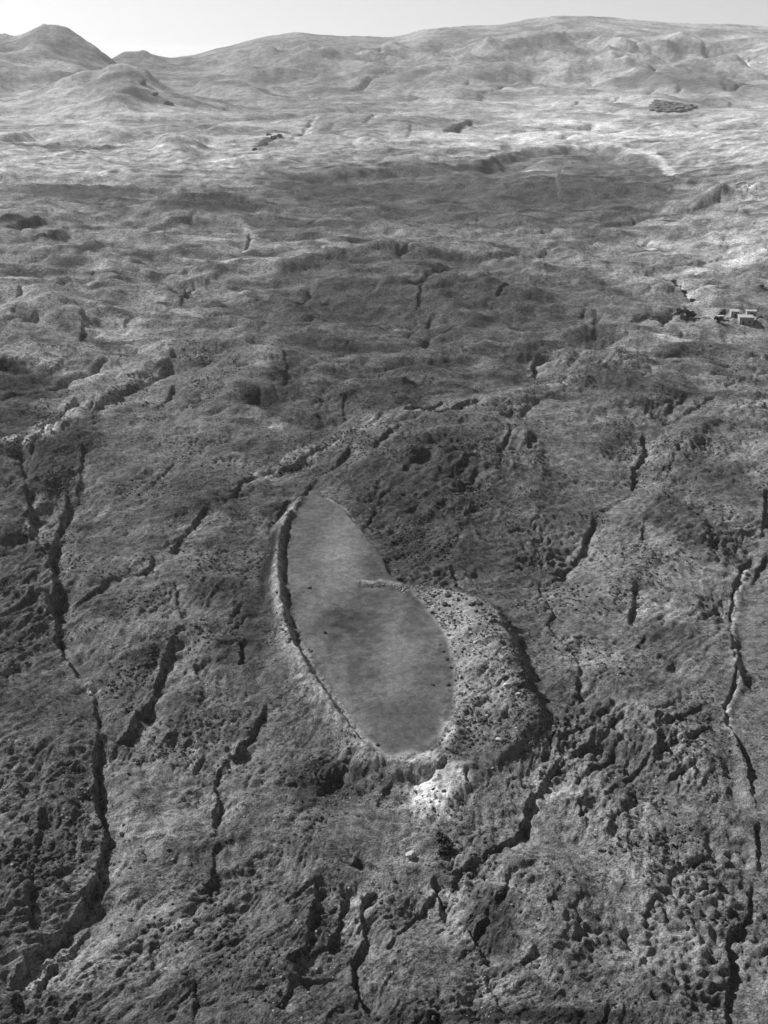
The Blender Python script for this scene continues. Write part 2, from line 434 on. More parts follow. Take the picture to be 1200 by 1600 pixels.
# ------------------------------------------------------------------ eroded banks and gullies
S = [
    # left of the picture
    ([(98, 750), (97, 780), (94, 805), (86, 835), (76, 872), (80, 905), (81, 950), (83, 990), (98, 1022), (115, 1050), (140, 1066)], 3.6, 4.2, 3.0),
    ([(152, 1138), (145, 1165), (144, 1200), (148, 1250), (155, 1290), (156, 1325), (146, 1360), (133, 1390), (125, 1415), (90, 1445), (50, 1480), (22, 1520), (0, 1565)], 3.4, 2.4, 3.0),
    ([(277, 992), (262, 1020), (246, 1055), (238, 1082), (216, 1108), (200, 1130), (172, 1150)], 2.6, 1.9, 3),
    ([(414, 1083), (403, 1115), (390, 1145), (370, 1168), (345, 1184), (334, 1200), (332, 1218), (340, 1240), (332, 1275), (330, 1315)], 1.9, 1.3, 3),
    ([(322, 797), (300, 825), (276, 853), (254, 869)], 2.0, 1.5, 3),
    ([(237, 868), (226, 890), (178, 902), (155, 912), (135, 928), (104, 946)], 1.7, 1.4, 3),
    ([(545, 690), (500, 704), (450, 735), (400, 747), (376, 757), (364, 774), (322, 795)], 1.7, 1.7, 3),
    ([(306, 1140), (286, 1145), (290, 1160), (306, 1195)], 1.4, 1.0, 3),
    ([(370, 1008), (372, 1042)], 1.6, 1.1, 2), ([(300, 1040), (320, 1080)], 1.2, .9, 2),
    ([(270, 722), (250, 738), (232, 755)], 1.6, 1.5, 3), ([(20, 688), (32, 728), (36, 760)], 2, 2, 3), ([(40, 770), (48, 810), (44, 850)], 2.2, 3, 3),
    ([(125, 690), (122, 740), (115, 770)], 2.4, 3.2, 2),
    ([(65, 1255), (58, 1300), (56, 1340), (45, 1400), (46, 1460)], 1.8, 1.2, 3), ([(142, 1430), (110, 1465), (70, 1505), (45, 1545)], 1.4, 1.2, 3),
    ([(593, 1377), (566, 1400), (565, 1430), (570, 1455), (546, 1485), (545, 1520), (560, 1552), (588, 1600)], 2.2, 1.2, 3),
    ([(525, 1373), (530, 1410), (520, 1450), (500, 1480)], 1.6, 1.0, 3), ([(495, 1362), (486, 1415), (480, 1450), (470, 1490), (445, 1506)], 2.0, 1.5, 3),
    ([(558, 1338), (545, 1352)], 1.8, 1.2, 2), ([(232, 1468), (232, 1512)], 1.2, .9, 2), ([(443, 1530), (446, 1550), (430, 1575)], 2.0, 1.5, 2),
    ([(345, 1555), (300, 1560)], 1, .8, 2), ([(540, 1195), (510, 1215), (490, 1240)], .7, 1.0, 2), ([(600, 1225), (585, 1260)], .8, 1.2, 2),
    ([(138, 1066), (148, 1100), (152, 1140)], 1.2, 1.4, 3), ([(1179, 1278), (1182, 1320), (1178, 1360)], 1.4, 1.2, 3), ([(36, 755), (44, 800), (50, 840), (70, 872)], 1.6, 2, 3),
    ([(282, 985), (275, 950), (268, 915)], 1.2, 1.2, 3), ([(332, 1315), (330, 1350), (318, 1390)], 1.1, 1.0, 3), ([(935, 1142), (960, 1120), (985, 1112)], 1.0, 1.0, 3), ([(900, 1105), (905, 1130), (925, 1142)], 1.0, 1.0, 3),
    ([(500, 748), (470, 770), (440, 790), (415, 830)], 1.2, 1.4, 3), ([(985, 772), (960, 785), (930, 797)], 1.2, 1.4, 3), ([(757, 1520), (775, 1560), (790, 1600)], 1.2, 1.0, 3), ([(1000, 665), (960, 655), (930, 640)], 1.2, 1.8, 3),
    ([(48, 672), (25, 690), (5, 715)], 1.6, 2.0, 3), ([(115, 642), (80, 660), (50, 690), (30, 740)], 1.4, 2.0, 3),
    # right of the formation
    ([(935, 1140), (920, 1155), (900, 1170), (880, 1186), (856, 1208), (832, 1238), (825, 1256), (816, 1284), (805, 1304), (765, 1330), (725, 1349), (682, 1359)], 2.4, 1.5, 3.5),
    ([(682, 1359), (676, 1372), (687, 1392), (692, 1415), (700, 1440), (725, 1450), (735, 1472), (750, 1500), (757, 1520)], 1.8, 1.1, 3),
    ([(684, 1386), (650, 1411), (622, 1440), (598, 1475)], 1.4, 1.0, 2),
    ([(832, 1484), (808, 1508)], 1.4, 1.0, 2),
    ([(725, 1208), (727, 1235)], 1.2, 1.0, 2),
    ([(1178, 1358), (1170, 1410), (1160, 1430), (1143, 1446), (1138, 1480), (1140, 1510), (1135, 1550), (1138, 1585), (1136, 1640)], 2.2, 1.3, 3),
    ([(1178, 856), (1166, 866), (1153, 890), (1143, 925), (1138, 970), (1142, 1010), (1147, 1050), (1138, 1080), (1129, 1105), (1132, 1130), (1150, 1152), (1166, 1184), (1173, 1230), (1179, 1280)], 2.2, 1.5, 3),
    ([(1197, 755), (1192, 800), (1188, 840)], 1.6, 1.6, 3), ([(1196, 862), (1182, 885), (1172, 910)], 1.6, 1.8, 2), ([(1172, 1050), (1164, 1068)], 1.2, 1.0, 2),
    ([(926, 797), (916, 830), (902, 855), (884, 878), (850, 889)], 2.6, 2.0, 3),
    ([(846, 892), (840, 915), (856, 945), (861, 958), (851, 975), (866, 996), (890, 1015), (900, 1040), (900, 1080), (900, 1105)], 1.5, 1.3, 3),
    ([(992, 912), (986, 950), (979, 976)], 1.6, 1.3, 3), ([(1006, 808), (1000, 835), (995, 866)], 1.6, 1.4, 3),
    ([(1008, 985), (996, 1000), (988, 1010)], 1.2, 1.0, 2), ([(1050, 1030), (1040, 1045)], 1.2, 1.0, 2),
    ([(1100, 1098), (1060, 1115), (1020, 1138)], 1.3, 1.2, 2), ([(1115, 1125), (1075, 1150), (1030, 1172)], 1.4, 1.2, 2), ([(1040, 1160), (1000, 1190), (960, 1225)], 1.6, 1.3, 2),
    ([(1090, 1185), (1050, 1210), (1010, 1240)], 1.4, 1.2, 2), ([(960, 1160), (930, 1195), (890, 1230)], 1.5, 1.3, 2), ([(900, 1250), (908, 1285)], 1.6, 1.2, 2),
    ([(700, 885), (708, 905), (716, 925)], 1.4, 1.2, 2),
    # banks above the formation
    ([(692, 626), (666, 640), (646, 645), (629, 659)], 2.2, 2.0, 3), ([(757, 626), (727, 632), (710, 642), (690, 648), (664, 658)], 2.2, 2.2, 3), ([(798, 636), (790, 648), (776, 658)], 2.2, 2.0, 2),
    ([(552, 700), (535, 722), (516, 738), (500, 748)], 2.2, 2.0, 2), ([(534, 688), (506, 698), (490, 712)], 1.6, 1.6, 2), ([(622, 680), (597, 700), (576, 720)], 2.2, 2.4, 3),
    ([(536, 618), (534, 640), (542, 655)], 1.6, 1.6, 2), ([(560, 586), (590, 584), (605, 592)], 1.6, 2.0, 2),
    ([(675, 732), (650, 738), (620, 752)], 2.4, 2.4, 2), ([(745, 752), (725, 768), (712, 780)], 2.8, 3.0, 2), ([(620, 768), (580, 778), (550, 785)], 2.0, 2.2, 2),
    ([(700, 790), (680, 800)], 2, 2, 1.5), ([(650, 795), (630, 805)], 2, 2, 1.5), ([(735, 800), (720, 815)], 2, 2, 1.5), ([(795, 678), (790, 705), (770, 735)], 1.8, 2, 2), ([(825, 700), (820, 725)], 2, 2, 2),
    ([(973, 526), (946, 531), (930, 541), (910, 547)], 2.6, 2.6, 3), ([(885, 550), (852, 554), (832, 564), (831, 584), (820, 590)], 2.4, 2.2, 3), ([(938, 563), (928, 574), (915, 586)], 2.2, 2.4, 2), ([(882, 594), (866, 606)], 2, 1.8, 2),
    ([(1001, 668), (1001, 710), (986, 732), (985, 772)], 2.4, 2.6, 2), ([(1060, 690), (1045, 730), (1040, 750)], 1.6, 2, 2), ([(1070, 610), (1045, 628), (1030, 640)], 1.6, 2, 2),
    ([(1002, 420), (1050, 443), (1080, 472)], 2.4, 3, 2), ([(1120, 610), (1060, 640), (1010, 660)], 1.2, 2.5, 3),
    ([(270, 553), (250, 575), (222, 594), (190, 607), (150, 631), (115, 642)], 2.8, 2.6, 3), ([(118, 622), (85, 648), (48, 672)], 2.6, 2.6, 3),
    ([(310, 448), (296, 458), (280, 477)], 3.0, 2.6, 3), ([(36, 446), (15, 466)], 2.6, 2.6, 2), ([(57, 492), (30, 508)], 2.6, 2.6, 2), ([(126, 484), (128, 510), (122, 536)], 2.6, 3.0, 2),
    ([(0, 562), (30, 566), (60, 572)], 3.0, 3.2, 2), ([(240, 490), (200, 500), (190, 515)], 2.2, 3, 2), ([(440, 555), (446, 575), (438, 610)], 1.6, 2.4, 2), ([(140, 430), (150, 420)], 2, 2, 2),
    ([(270, 600), (262, 615), (240, 640)], 1.8, 2, 2), ([(400, 480), (460, 478), (520, 470)], 1.6, 2.6, 3), ([(700, 430), (660, 445), (650, 490)], 2.6, 3.2, 2), ([(830, 440), (790, 455), (770, 480)], 2.0, 3, 2),
    ([(800, 440), (860, 436), (940, 443)], 2.0, 3.5, 2), ([(370, 405), (384, 385), (388, 360)], 2.4, 3, 2), ([(640, 545), (690, 548), (730, 545)], 1.2, 2.4, 2), ([(640, 600), (660, 610)], 1.6, 2.4, 2),
    ([(1180, 290), (1150, 298), (1125, 304)], 4, 6, 2), ([(1080, 325), (1040, 334)], 3, 4, 2), ([(870, 355), (820, 358), (780, 352)], 3, 5, 2), ([(970, 330), (990, 345), (960, 355)], 2.6, 4, 2),
    ([(985, 499), (1020, 495), (1057, 489)], 1.8, 2.2, 2), ([(1088, 499), (1105, 498), (1120, 494)], 2.0, 2.2, 2),
    ([(580, 175), (574, 188), (560, 198)], 5, 14, 2), ([(735, 185), (712, 196), (695, 205)], 8, 26, 2), ([(490, 185), (470, 205), (440, 220)], 5, 20, 2), ([(640, 195), (630, 215)], 3, 14, 2), ([(965, 148), (952, 160)], 6, 16, 2),
    ([(0, 226), (45, 230), (105, 234)], 7, 12, 2), ([(80, 222), (120, 226), (210, 234)], 7, 12, 2),
]
PREP = []
for k, (pts, a, w, back) in enumerate(S):
    w_ = .3 + w * .34
    W_ = spline(world_path(pts), 5)
    pr_ = poly_dist(W_, w_ * (2 + back * 6) + 6)
    PREP.append(pr_)
    q_, d_, t_ = pr_
    rough[q_] *= 1 + .45 * np.exp(-((d_ + 1.5) / 3.5) ** 2) * sstep(0, .1, t_) * sstep(0, .1, 1 - t_)

# ------------------------------------------------------------------ relief: rolling ground, tussocks, rubble
i = near_i
xs, ys = X[i], Y[i]
fade = 1 - sstep(900, 1500, ys)
OUTLINE = spline(world_path([(484, 764), (455, 780), (425, 830), (414, 880), (418, 935), (440, 1010), (486, 1092), (545, 1175), (600, 1220), (650, 1270), (705, 1278), (770, 1225), (850, 1145), (852, 1105), (812, 1010), (785, 960), (720, 915), (640, 915), (600, 860), (540, 795), (484, 764)]), 3)
form_m = in_poly(OUTLINE, 9.0)
calm = (1 - 0.95 * form_m[i]) * (1 - .85 * meadow_m[i])
rg = rough[i]
rg = rough[i] * (0.8 + 0.9 * fbm(xs, ys, 48, 3, 9))
rg = np.clip(rg, 0.03, 2.2) * (1 - .55 * sstep(330, 620, ys))
Z[i] += 3.2 * fbm(xs, ys, 85, 3, 1) * calm * (1 - .6 * sstep(400, 700, ys))
wx = xs + 5.0 * fbm(xs, ys, 22, 3, 60)
wy = ys + 5.0 * fbm(xs, ys, 22, 3, 63)
md = 0.45 + 0.55 * np.minimum(rg, 1.5)
Z[i] += 2.3 * fbm(wx, wy, 34, 3, 5, gain=.5) * calm * md
# slumped terraces: little steps that follow the contours of a warped field
for q, (wl, st, k) in enumerate(((30, 1.3, 9.0), (15, 0.8, 8.0))):
    f1 = fbm(wx, wy * .8, wl, 3, 110 + 7 * q, gain=.5)
    ms = sstep(.05, .4, fbm(xs, ys, wl * 2.2, 2, 150 + 5 * q))
    Z[i] += st * np.tanh(k * f1) * 0.5 * ms * np.minimum(rg, 1.3) * fade
rd = fbm(wx * 0.85 + wy * 0.35, wy * 0.75 - wx * 0.25, 15, 4, 11, gain=0.5, ridged=True)
Z[i] += 0.95 * (rd - 0.3) * rg * fade
# rills and rows of tussocks, running up the slope
wf = fbm(xs, ys, 75, 2, 170)
fine_w = 1 - sstep(520, 820, ys)
vx = xs + 2.2 * fbm(xs, ys, 9, 2, 172); vy = ys + 2.2 * fbm(xs, ys, 9, 2, 174)
for q, (an, c0) in enumerate(((0.45, -.28), (0.95, 0.0), (1.45, .28))):
    wgt = np.exp(-((wf - c0) / .17) ** 2)
    ca, sa = math.cos(an), math.sin(an)
    ra = vx * ca + vy * sa; rb = -vx * sa + vy * ca
    st_ = fbm(ra / 3.8, rb, 5.2, 4, 180 + 6 * q, gain=.62, ridged=True) - .35
    Z[i] += 0.85 * st_ * wgt * np.minimum(rg, 1.4) * fine_w
ca, sa = math.cos(.95), math.sin(.95)
terr = fbm(xs / 1.7 + .3 * ys, ys, 27, 3, 820, gain=.55, ridged=True) - .2
Z[i] += 2.4 * terr * sstep(340, 520, ys) * (1 - .5 * sstep(800, 1400, ys)) * calm
crw = np.minimum(rg + .25, 1.3) * calm * (1 - sstep(800, 1300, ys))
for q, (wl, dp, wd, asp) in enumerate(((44, 1.3, .055, 2.2), (24, .9, .07, 2.0), (13, .5, .085, 1.8))):
    u_ = (wx * ca + wy * sa) / (wl * asp); v_ = (-wx * sa + wy * ca) / wl
    n_ = perlin(u_, v_, 190 + q) + .3 * perlin(u_ * 2.3, v_ * 2.3, 195 + q) + .12 * perlin(xs / 2.2, ys / 2.2, 198)
    br = sstep(-.05, .3, perlin(xs / (wl * .9) + 7, ys / (wl * .9), 199 + q))
    sharp = np.exp(-(n_ / wd) ** 2)
    soft_ = np.exp(-np.maximum(n_, 0) / (wd * 5)) * np.where(n_ > 0, 1, np.exp(n_ / wd))
    Z[i] -= dp * (.6 * sharp + .4 * soft_) * br * crw
fx_ = xs + 14 * fbm(xs, ys, 60, 3, 760); fy_ = ys + 14 * fbm(xs, ys, 60, 3, 763)
mw = sstep(360, 520, ys) * (1 - sstep(1250, 1500, ys)) * calm
for q, (wl, dp, wd, asp) in enumerate(((85, 3.6, .04, 2.0), (46, 2.4, .05, 1.8), (24, 1.3, .07, 1.6))):
    u_ = (fx_ * ca + fy_ * sa) / (wl * asp); v_ = (-fx_ * sa + fy_ * ca) / wl
    n_ = perlin(u_, v_, 770 + q) + .25 * perlin(u_ * 2.3, v_ * 2.3, 775 + q)
    br = sstep(-.02, .3, perlin(xs / (wl * .8) + 3, ys / (wl * .8), 780 + q))
    Z[i] -= dp * (.6 * np.exp(-(n_ / wd) ** 2) + .4 * np.exp(-np.maximum(n_, 0) / (wd * 5)) * np.where(n_ > 0, 1, np.exp(n_ / wd))) * br * mw * (1 - sstep((1100, 750, 520)[q], (1500, 1100, 760)[q], ys))
tus = fbm(wx, wy, 4.0, 4, 21, gain=0.7)
Z[i] += 0.42 * tus * rg * (1 - 0.4 * sstep(500, 1200, ys))
# cracks between the clods, in patches
nr = 1 - sstep(420, 640, ys)
clump = sstep(-0.12, 0.35, fbm(xs, ys, 34, 3, 37) + 0.42 * (rg - 1))
for q, (wl, dp, wd) in enumerate(((5.0, .36, .085), (2.6, .26, .13), (1.5, .18, .19))):
    n_ = perlin((vx * ca + vy * sa) / (wl * 2.2), (-vx * sa + vy * ca) / (wl * .85), 130 + q) + .35 * perlin(wx * 2.0 / wl, wy * 1.6 / wl, 135 + q)
    br = sstep(-.1, .25, perlin(xs / (wl * 1.6), ys / (wl * 1.6), 140 + q))
    Z[i] -= dp * np.exp(-(n_ / wd) ** 2) * br * clump * nr * np.minimum(rg, 1.5)
# terracettes: fine cattle treads that follow the slope in the middle distance
tread = perlin(xs / 26 + fbm(xs, ys, 50, 2, 55), ys / 7.5 + 1.2 * fbm(xs, ys, 40, 2, 52), 50)
Z[i] += 1.3 * tread * sstep(330, 520, ys) * (1 - sstep(1250, 1500, ys)) * np.minimum(rg + .25, 1.2)


def grain_patch(px, py, rx, ry, wl, ratio, ang, amp, seed):
    """rubble laid in rows: ang is the run of the rows on the ground"""
    m = ellipse(px, py, rx, ry, 0.5, 0, 0.35, seed)
    k = np.nonzero(m > 0.01)[0]
    c, s = math.cos(ang), math.sin(ang)
    a = (X[k] * c + Y[k] * s) / (wl * ratio); b = (-X[k] * s + Y[k] * c) / wl
    b = b + 0.6 * fbm(X[k], Y[k], wl * 5, 2, seed + 2)
    n = perlin(a, b, seed) + 0.5 * perlin(a * 2.1, b * 2.1, seed + 1)
    Z[k] += amp * m[k] * n


grain_patch(30, 950, 60, 90, 2.18, 5.25, 1.15, 0.78, 301)
grain_patch(85, 715, 55, 60, 3.06, 4.50, 1.2, 0.78, 305)
grain_patch(1010, 1190, 105, 70, 1.77, 3.30, .95, 0.47, 309)
grain_patch(935, 1265, 70, 50, 1.63, 3.30, .95, 0.52, 313)
grain_patch(60, 1330, 75, 120, 1.77, 3.00, 1.25, 0.57, 317)
grain_patch(1050, 820, 80, 60, 2.04, 3.90, .9, 0.42, 321)
grain_patch(1060, 1000, 80, 70, 1.77, 4.50, .8, 0.36, 325)
grain_patch(690, 770, 110, 60, 2.31, 2.40, .5, 0.62, 329)
grain_patch(800, 1120, 60, 60, 1.50, 2.40, .7, 0.36, 333)
grain_patch(280, 1260, 60, 60, 1.36, 4.50, .1, 0.26, 337)
grain_patch(120, 1540, 90, 60, 1.63, 2.70, 1.0, 0.42, 341)

# hills and far plain
j = far_i
if j.size:
    xs, ys = X[j], Y[j]
    fx_ = xs + 70 * fbm(xs, ys, 300, 3, 790); fy_ = ys + 70 * fbm(xs, ys, 300, 3, 793)
    for q, (wl, dp, wd) in enumerate(((340, 16, .045), (170, 9, .055))):
        u_ = (fx_ * .6 + fy_ * .8) / (wl * 1.8); v_ = (-fx_ * .8 + fy_ * .6) / wl
        n_ = perlin(u_, v_, 795 + q) + .25 * perlin(u_ * 2.3, v_ * 2.3, 798 + q)
        br = sstep(0, .3, perlin(xs / wl + 3, ys / wl, 800 + q))
        Z[j] -= dp * (.6 * np.exp(-(n_ / wd) ** 2) + .4 * np.exp(-np.maximum(n_, 0) / (wd * 5)) * np.where(n_ > 0, 1, np.exp(n_ / wd))) * br * (1 - sstep(4300, 5200, ys)) * sstep(1500, 1800, ys) * (1 - .8 * sstep(430, 330, PXB[j]) * sstep(2000, 2300, ys))
    Z[j] += 3.0 * fbm(xs, ys, 45, 3, 88)

# ------------------------------------------------------------------ mounds and swells
mound(590, 625, 60, 42, 3.2, soft=.45)
mound(700, 720, 150, 70, 5.5, soft=.8)
mound(745, 470, 95, 40, 6.0, soft=.6)
mound(320, 335, 95, 35, 9.0, soft=.6)
mound(870, 290, 180, 40, 6.0, soft=.5)
mound(30, 920, 60, 130, 3.0, soft=.8)
mound(70, 1320, 85, 150, 2.2, soft=.9)
mound(25, 800, 30, 70, 3.0, soft=.5)
mound(1060, 830, 70, 60, 3.0, soft=.7)
mound(1010, 1190, 110, 75, 2.0, soft=.8)
mound(640, 440, 130, 28, 4.0, soft=.6)
mound(480, 410, 200, 26, 5.0, soft=.6)
mound(300, 770, 70, 50, 2.5, soft=.7)
mound(370, 580, 80, 60, 3.0, soft=.7)
mound(1130, 520, 60, 22, 3.0, soft=.6)
mound(960, 600, 90, 40, 3.0, soft=.7)
mound(830, 1400, 90, 80, 2.5, soft=.7)
mound(310, 1000, 80, 70, 1.5, soft=.7)
mound(60, 500, 60, 30, 4.0, soft=.6)
mound(180, 500, 60, 24, 3.0, soft=.6)
mound(560, 190, 110, 22, 8.0, soft=.7)
mound(1130, 310, 80, 24, 8.0, soft=.7)

# long step where the pale plain breaks down to the dark slope
scarp([(430, 268), (500, 270), (560, 268), (620, 262), (690, 258), (750, 252), (800, 238), (870, 230), (950, 228), (1005, 250), (1040, 270)], 9, 28, 5, .2)
scarp([(0, 355), (40, 345), (70, 343)], 4, 9)
scarp([(60, 378), (85, 370), (105, 365)], 4, 8)
scarp([(270, 300), (330, 296), (400, 290)], 4, 12)

# ------------------------------------------------------------------ cut the gullies
for k, (pts, a, w, back) in enumerate(S):
    scarp(pts, a * (.8 if k < 3 else .62) * (1.3 if 330 < pts[0][1] < 680 else 1.0), .35 + w * .33, back * 1.8, wig=.65, seed=k, prep=PREP[k], vale=.75)

for k, rp in enumerate([
        [(300, 800, .8, 7, 5), (370, 762, 1.2, 7, 5), (450, 722, 1.5, 8, 5), (540, 686, 1.8, 9, 6), (640, 652, 1.8, 9, 6), (740, 632, 1.8, 10, 6), (830, 608, 1.8, 10, 7), (930, 578, 1.8, 10, 7), (1000, 548, 1.5, 10, 7)],
        [(545, 712, 1.2, 5, 4), (600, 684, 2.2, 6, 5), (680, 670, 2.6, 7, 5), (760, 672, 2.6, 7, 5), (815, 695, 2.4, 6, 5), (838, 735, 1.8, 5, 5), (840, 790, 1.2, 5, 5)],
        [(560, 745, 1.0, 4, 4), (620, 728, 1.8, 5, 4), (690, 730, 2.0, 5, 4), (750, 748, 1.8, 5, 4), (775, 790, 1.2, 4, 4)],
        [(275, 538, 1.6, 7, 4), (215, 580, 2.4, 8, 4), (150, 620, 2.4, 8, 4), (60, 676, 2.0, 7, 4), (-5, 692, 1.2, 7, 4)],
        [(0, 440, 2.4, 12, 6), (60, 455, 3.0, 12, 6), (115, 490, 2.4, 10, 6), (130, 530, 1.4, 8, 6)],
        [(1200, 618, 2.2, 12, 7), (1110, 645, 2.8, 11, 6), (1065, 695, 2.4, 9, 5), (1042, 750, 1.6, 7, 5), (1020, 790, 1.0, 6, 5)],
        [(640, 565, 2.0, 11, 8), (720, 542, 2.8, 12, 8), (800, 545, 2.8, 12, 8), (900, 520, 2.8, 12, 8), (980, 502, 2.0, 12, 8)],
        [(430, 435, 2.0, 14, 9), (520, 402, 4.0, 16, 10), (640, 392, 4.4, 16, 10), (760, 402, 4.0, 16, 10), (860, 425, 2.4, 14, 9)],
        [(390, 420, 2.0, 10, 7), (310, 440, 3.0, 11, 7), (250, 480, 2.4, 9, 6), (200, 500, 1.6, 8, 6)],
        [(200, 335, 3.0, 18, 10), (300, 315, 5.0, 20, 11), (390, 318, 5.0, 20, 11), (435, 345, 3.0, 16, 10)],
        [(600, 450, 2.0, 12, 8), (680, 428, 3.2, 13, 8), (760, 442, 2.6, 12, 8)],
        [(1050, 332, 3.0, 18, 12), (1120, 310, 5.0, 22, 13), (1200, 282, 5.0, 24, 14)],
        [(880, 720, 1.2, 7, 5), (935, 700, 1.8, 8, 5), (980, 660, 1.8, 8, 5)],
        [(940, 960, 1.2, 6, 4), (990, 890, 1.6, 7, 5), (1050, 850, 1.6, 8, 5), (1120, 830, 1.2, 8, 5)],
        [(200, 1180, .9, 5, 4), (190, 1260, 1.3, 6, 4), (195, 1340, 1.1, 6, 4), (170, 1400, .8, 5, 4)],
        [(360, 1200, .9, 5, 4), (380, 1280, 1.2, 6, 4), (370, 1360, 1.0, 6, 4)],
        [(170, 840, 1.0, 6, 5), (140, 900, 1.4, 7, 5), (150, 980, 1.3, 7, 5), (190, 1040, .9, 6, 5)]]):
    ridge(rp, dz_scale=.7, wig=.6, seed=20 + k)
# levee beside the meadow on the right
ridge([(1180, 870, 1.0, 1.2, 1.6), (1160, 900, 1.2, 1.2, 1.6), (1148, 950, 1.0, 1.2, 1.6), (1149, 1000, 1.2, 1, 1.2), (1154, 1040, 1.6, 1, 1.4), (1160, 1062, 1.4, 1.4, 1.4), (1146, 1085, .8, 1, 1.2),
       (1138, 1110, 1.2, 1, 1.2), (1144, 1140, .8, 1, 1.2), (1170, 1200, .8, 1, 1.4)], seed=5)

# ------------------------------------------------------------------ the boat-shaped formation
LEFT_RIM_PX = [(498, 770), (470, 778), (444, 800), (428, 830), (418, 870), (420, 930), (432, 985), (452, 1030), (486, 1088), (520, 1138), (556, 1180), (598, 1216), (640, 1224),
               (672, 1210), (700, 1184), (716, 1140), (698, 1140), (680, 1172), (650, 1188), (620, 1194), (590, 1180), (562, 1146), (535, 1105), (504, 1057), (476, 1009), (460, 961), (452, 915), (450, 870), (455, 830), (470, 800)]
LR = world_path(LEFT_RIM_PX)
Z += 1.2 * np.minimum(1, in_poly(FLOOR, 1.5) + in_poly(RIM, 1.5) + in_poly(LR, 1.5) * .7)
ridge([(486, 772, 0.87, 2.00, 1.4), (460, 790, 1.71, 2.75, 1.3), (441, 822, 3.26, 3.25, 1.5), (433, 850, 3.62, 3.75, 1.7), (432, 890, 3.43, 3.75, 1.7), (437, 935, 3.81, 3.50, 1.6), (449, 985, 3.81, 3.75, 1.6),
       (470, 1026, 3.46, 4.00, 1.6), (498, 1070, 3.24, 4.25, 1.6), (524, 1108, 3.70, 4.50, 1.6), (550, 1142, 3.05, 4.50, 1.6), (576, 1172, 2.17, 3.75, 1.6), (600, 1198, 1.39, 3.00, 2)], wig=.32, seed=1)
ridge([(448, 800, -.3, 2, 2), (428, 830, -1.0, 2.2, 2), (419, 870, -1.3, 2.4, 2), (419, 925, -1.2, 2.4, 2), (432, 985, -.9, 2.2, 2), (455, 1035, -.7, 2, 2), (490, 1095, -.4, 2, 2)], dz_scale=0.0, seed=9)
ridge([(625, 917, .8, 3, 1.6), (680, 925, 2.4, 7, 2.6), (728, 936, 3.0, 9, 3.2), (765, 955, 3.6, 11, 3.6), (786, 992, 3.8, 12, 3.6), (800, 1030, 3.8, 12, 3.6), (814, 1070, 3.4, 11, 3.4),
       (834, 1108, 3.3, 11, 3.2), (834, 1135, 2.2, 9, 3.6), (800, 1165, 1.6, 8, 4), (755, 1205, 1.2, 6, 4)], wig=.35, seed=2)
# inner bank curling round the lower end
ridge([(724, 1090, .8, 2.4, 4.0), (716, 1130, 1.8, 2.6, 3.2), (702, 1160, 2.0, 3.0, 2.4), (680, 1184, 1.5, 4.0, 2.4), (645, 1195, 1.3, 4.5, 2.6), (608, 1203, 0.9, 3.0, 2.6)], wig=.2, seed=3)
scarp([(592, 1204), (615, 1213), (645, 1216), (678, 1206), (700, 1190)], 0.85, 1.2, 2.0, wig=.8)
ridge([(740, 1195, .9, 6, 6), (712, 1222, 1.3, 7, 7), (685, 1252, 1.1, 7, 6)], seed=4)
# low edge on the upper right side and the cross step on the floor
ridge([(506, 782, .5, 1.2, .8), (535, 803, 1.0, 1.4, .9), (556, 826, 1.3, 1.5, .9), (572, 846, 1.2, 1.4, .9), (592, 870, .5, 1, .9), (608, 900, .5, 1, .9)], wig=.2, seed=6)
scarp([(560, 914), (575, 919), (600, 920), (622, 926), (634, 936)], .5, .6, 2.0, wig=2.0)
mound(520, 850, 60, 60, 0.7, soft=.8, wob=.2)
k_ = np.nonzero(floor_m > .01)[0]
Z[k_] += floor_m[k_] * (.5 * fbm(X[k_], Y[k_], 14, 3, 700) + .10 * fbm(X[k_], Y[k_], 2.4, 3, 705))
mound(625, 1060, 40, 80, 0.5, soft=.8, wob=0)
mound(575, 1000, 50, 60, -0.5, soft=.8, wob=0)

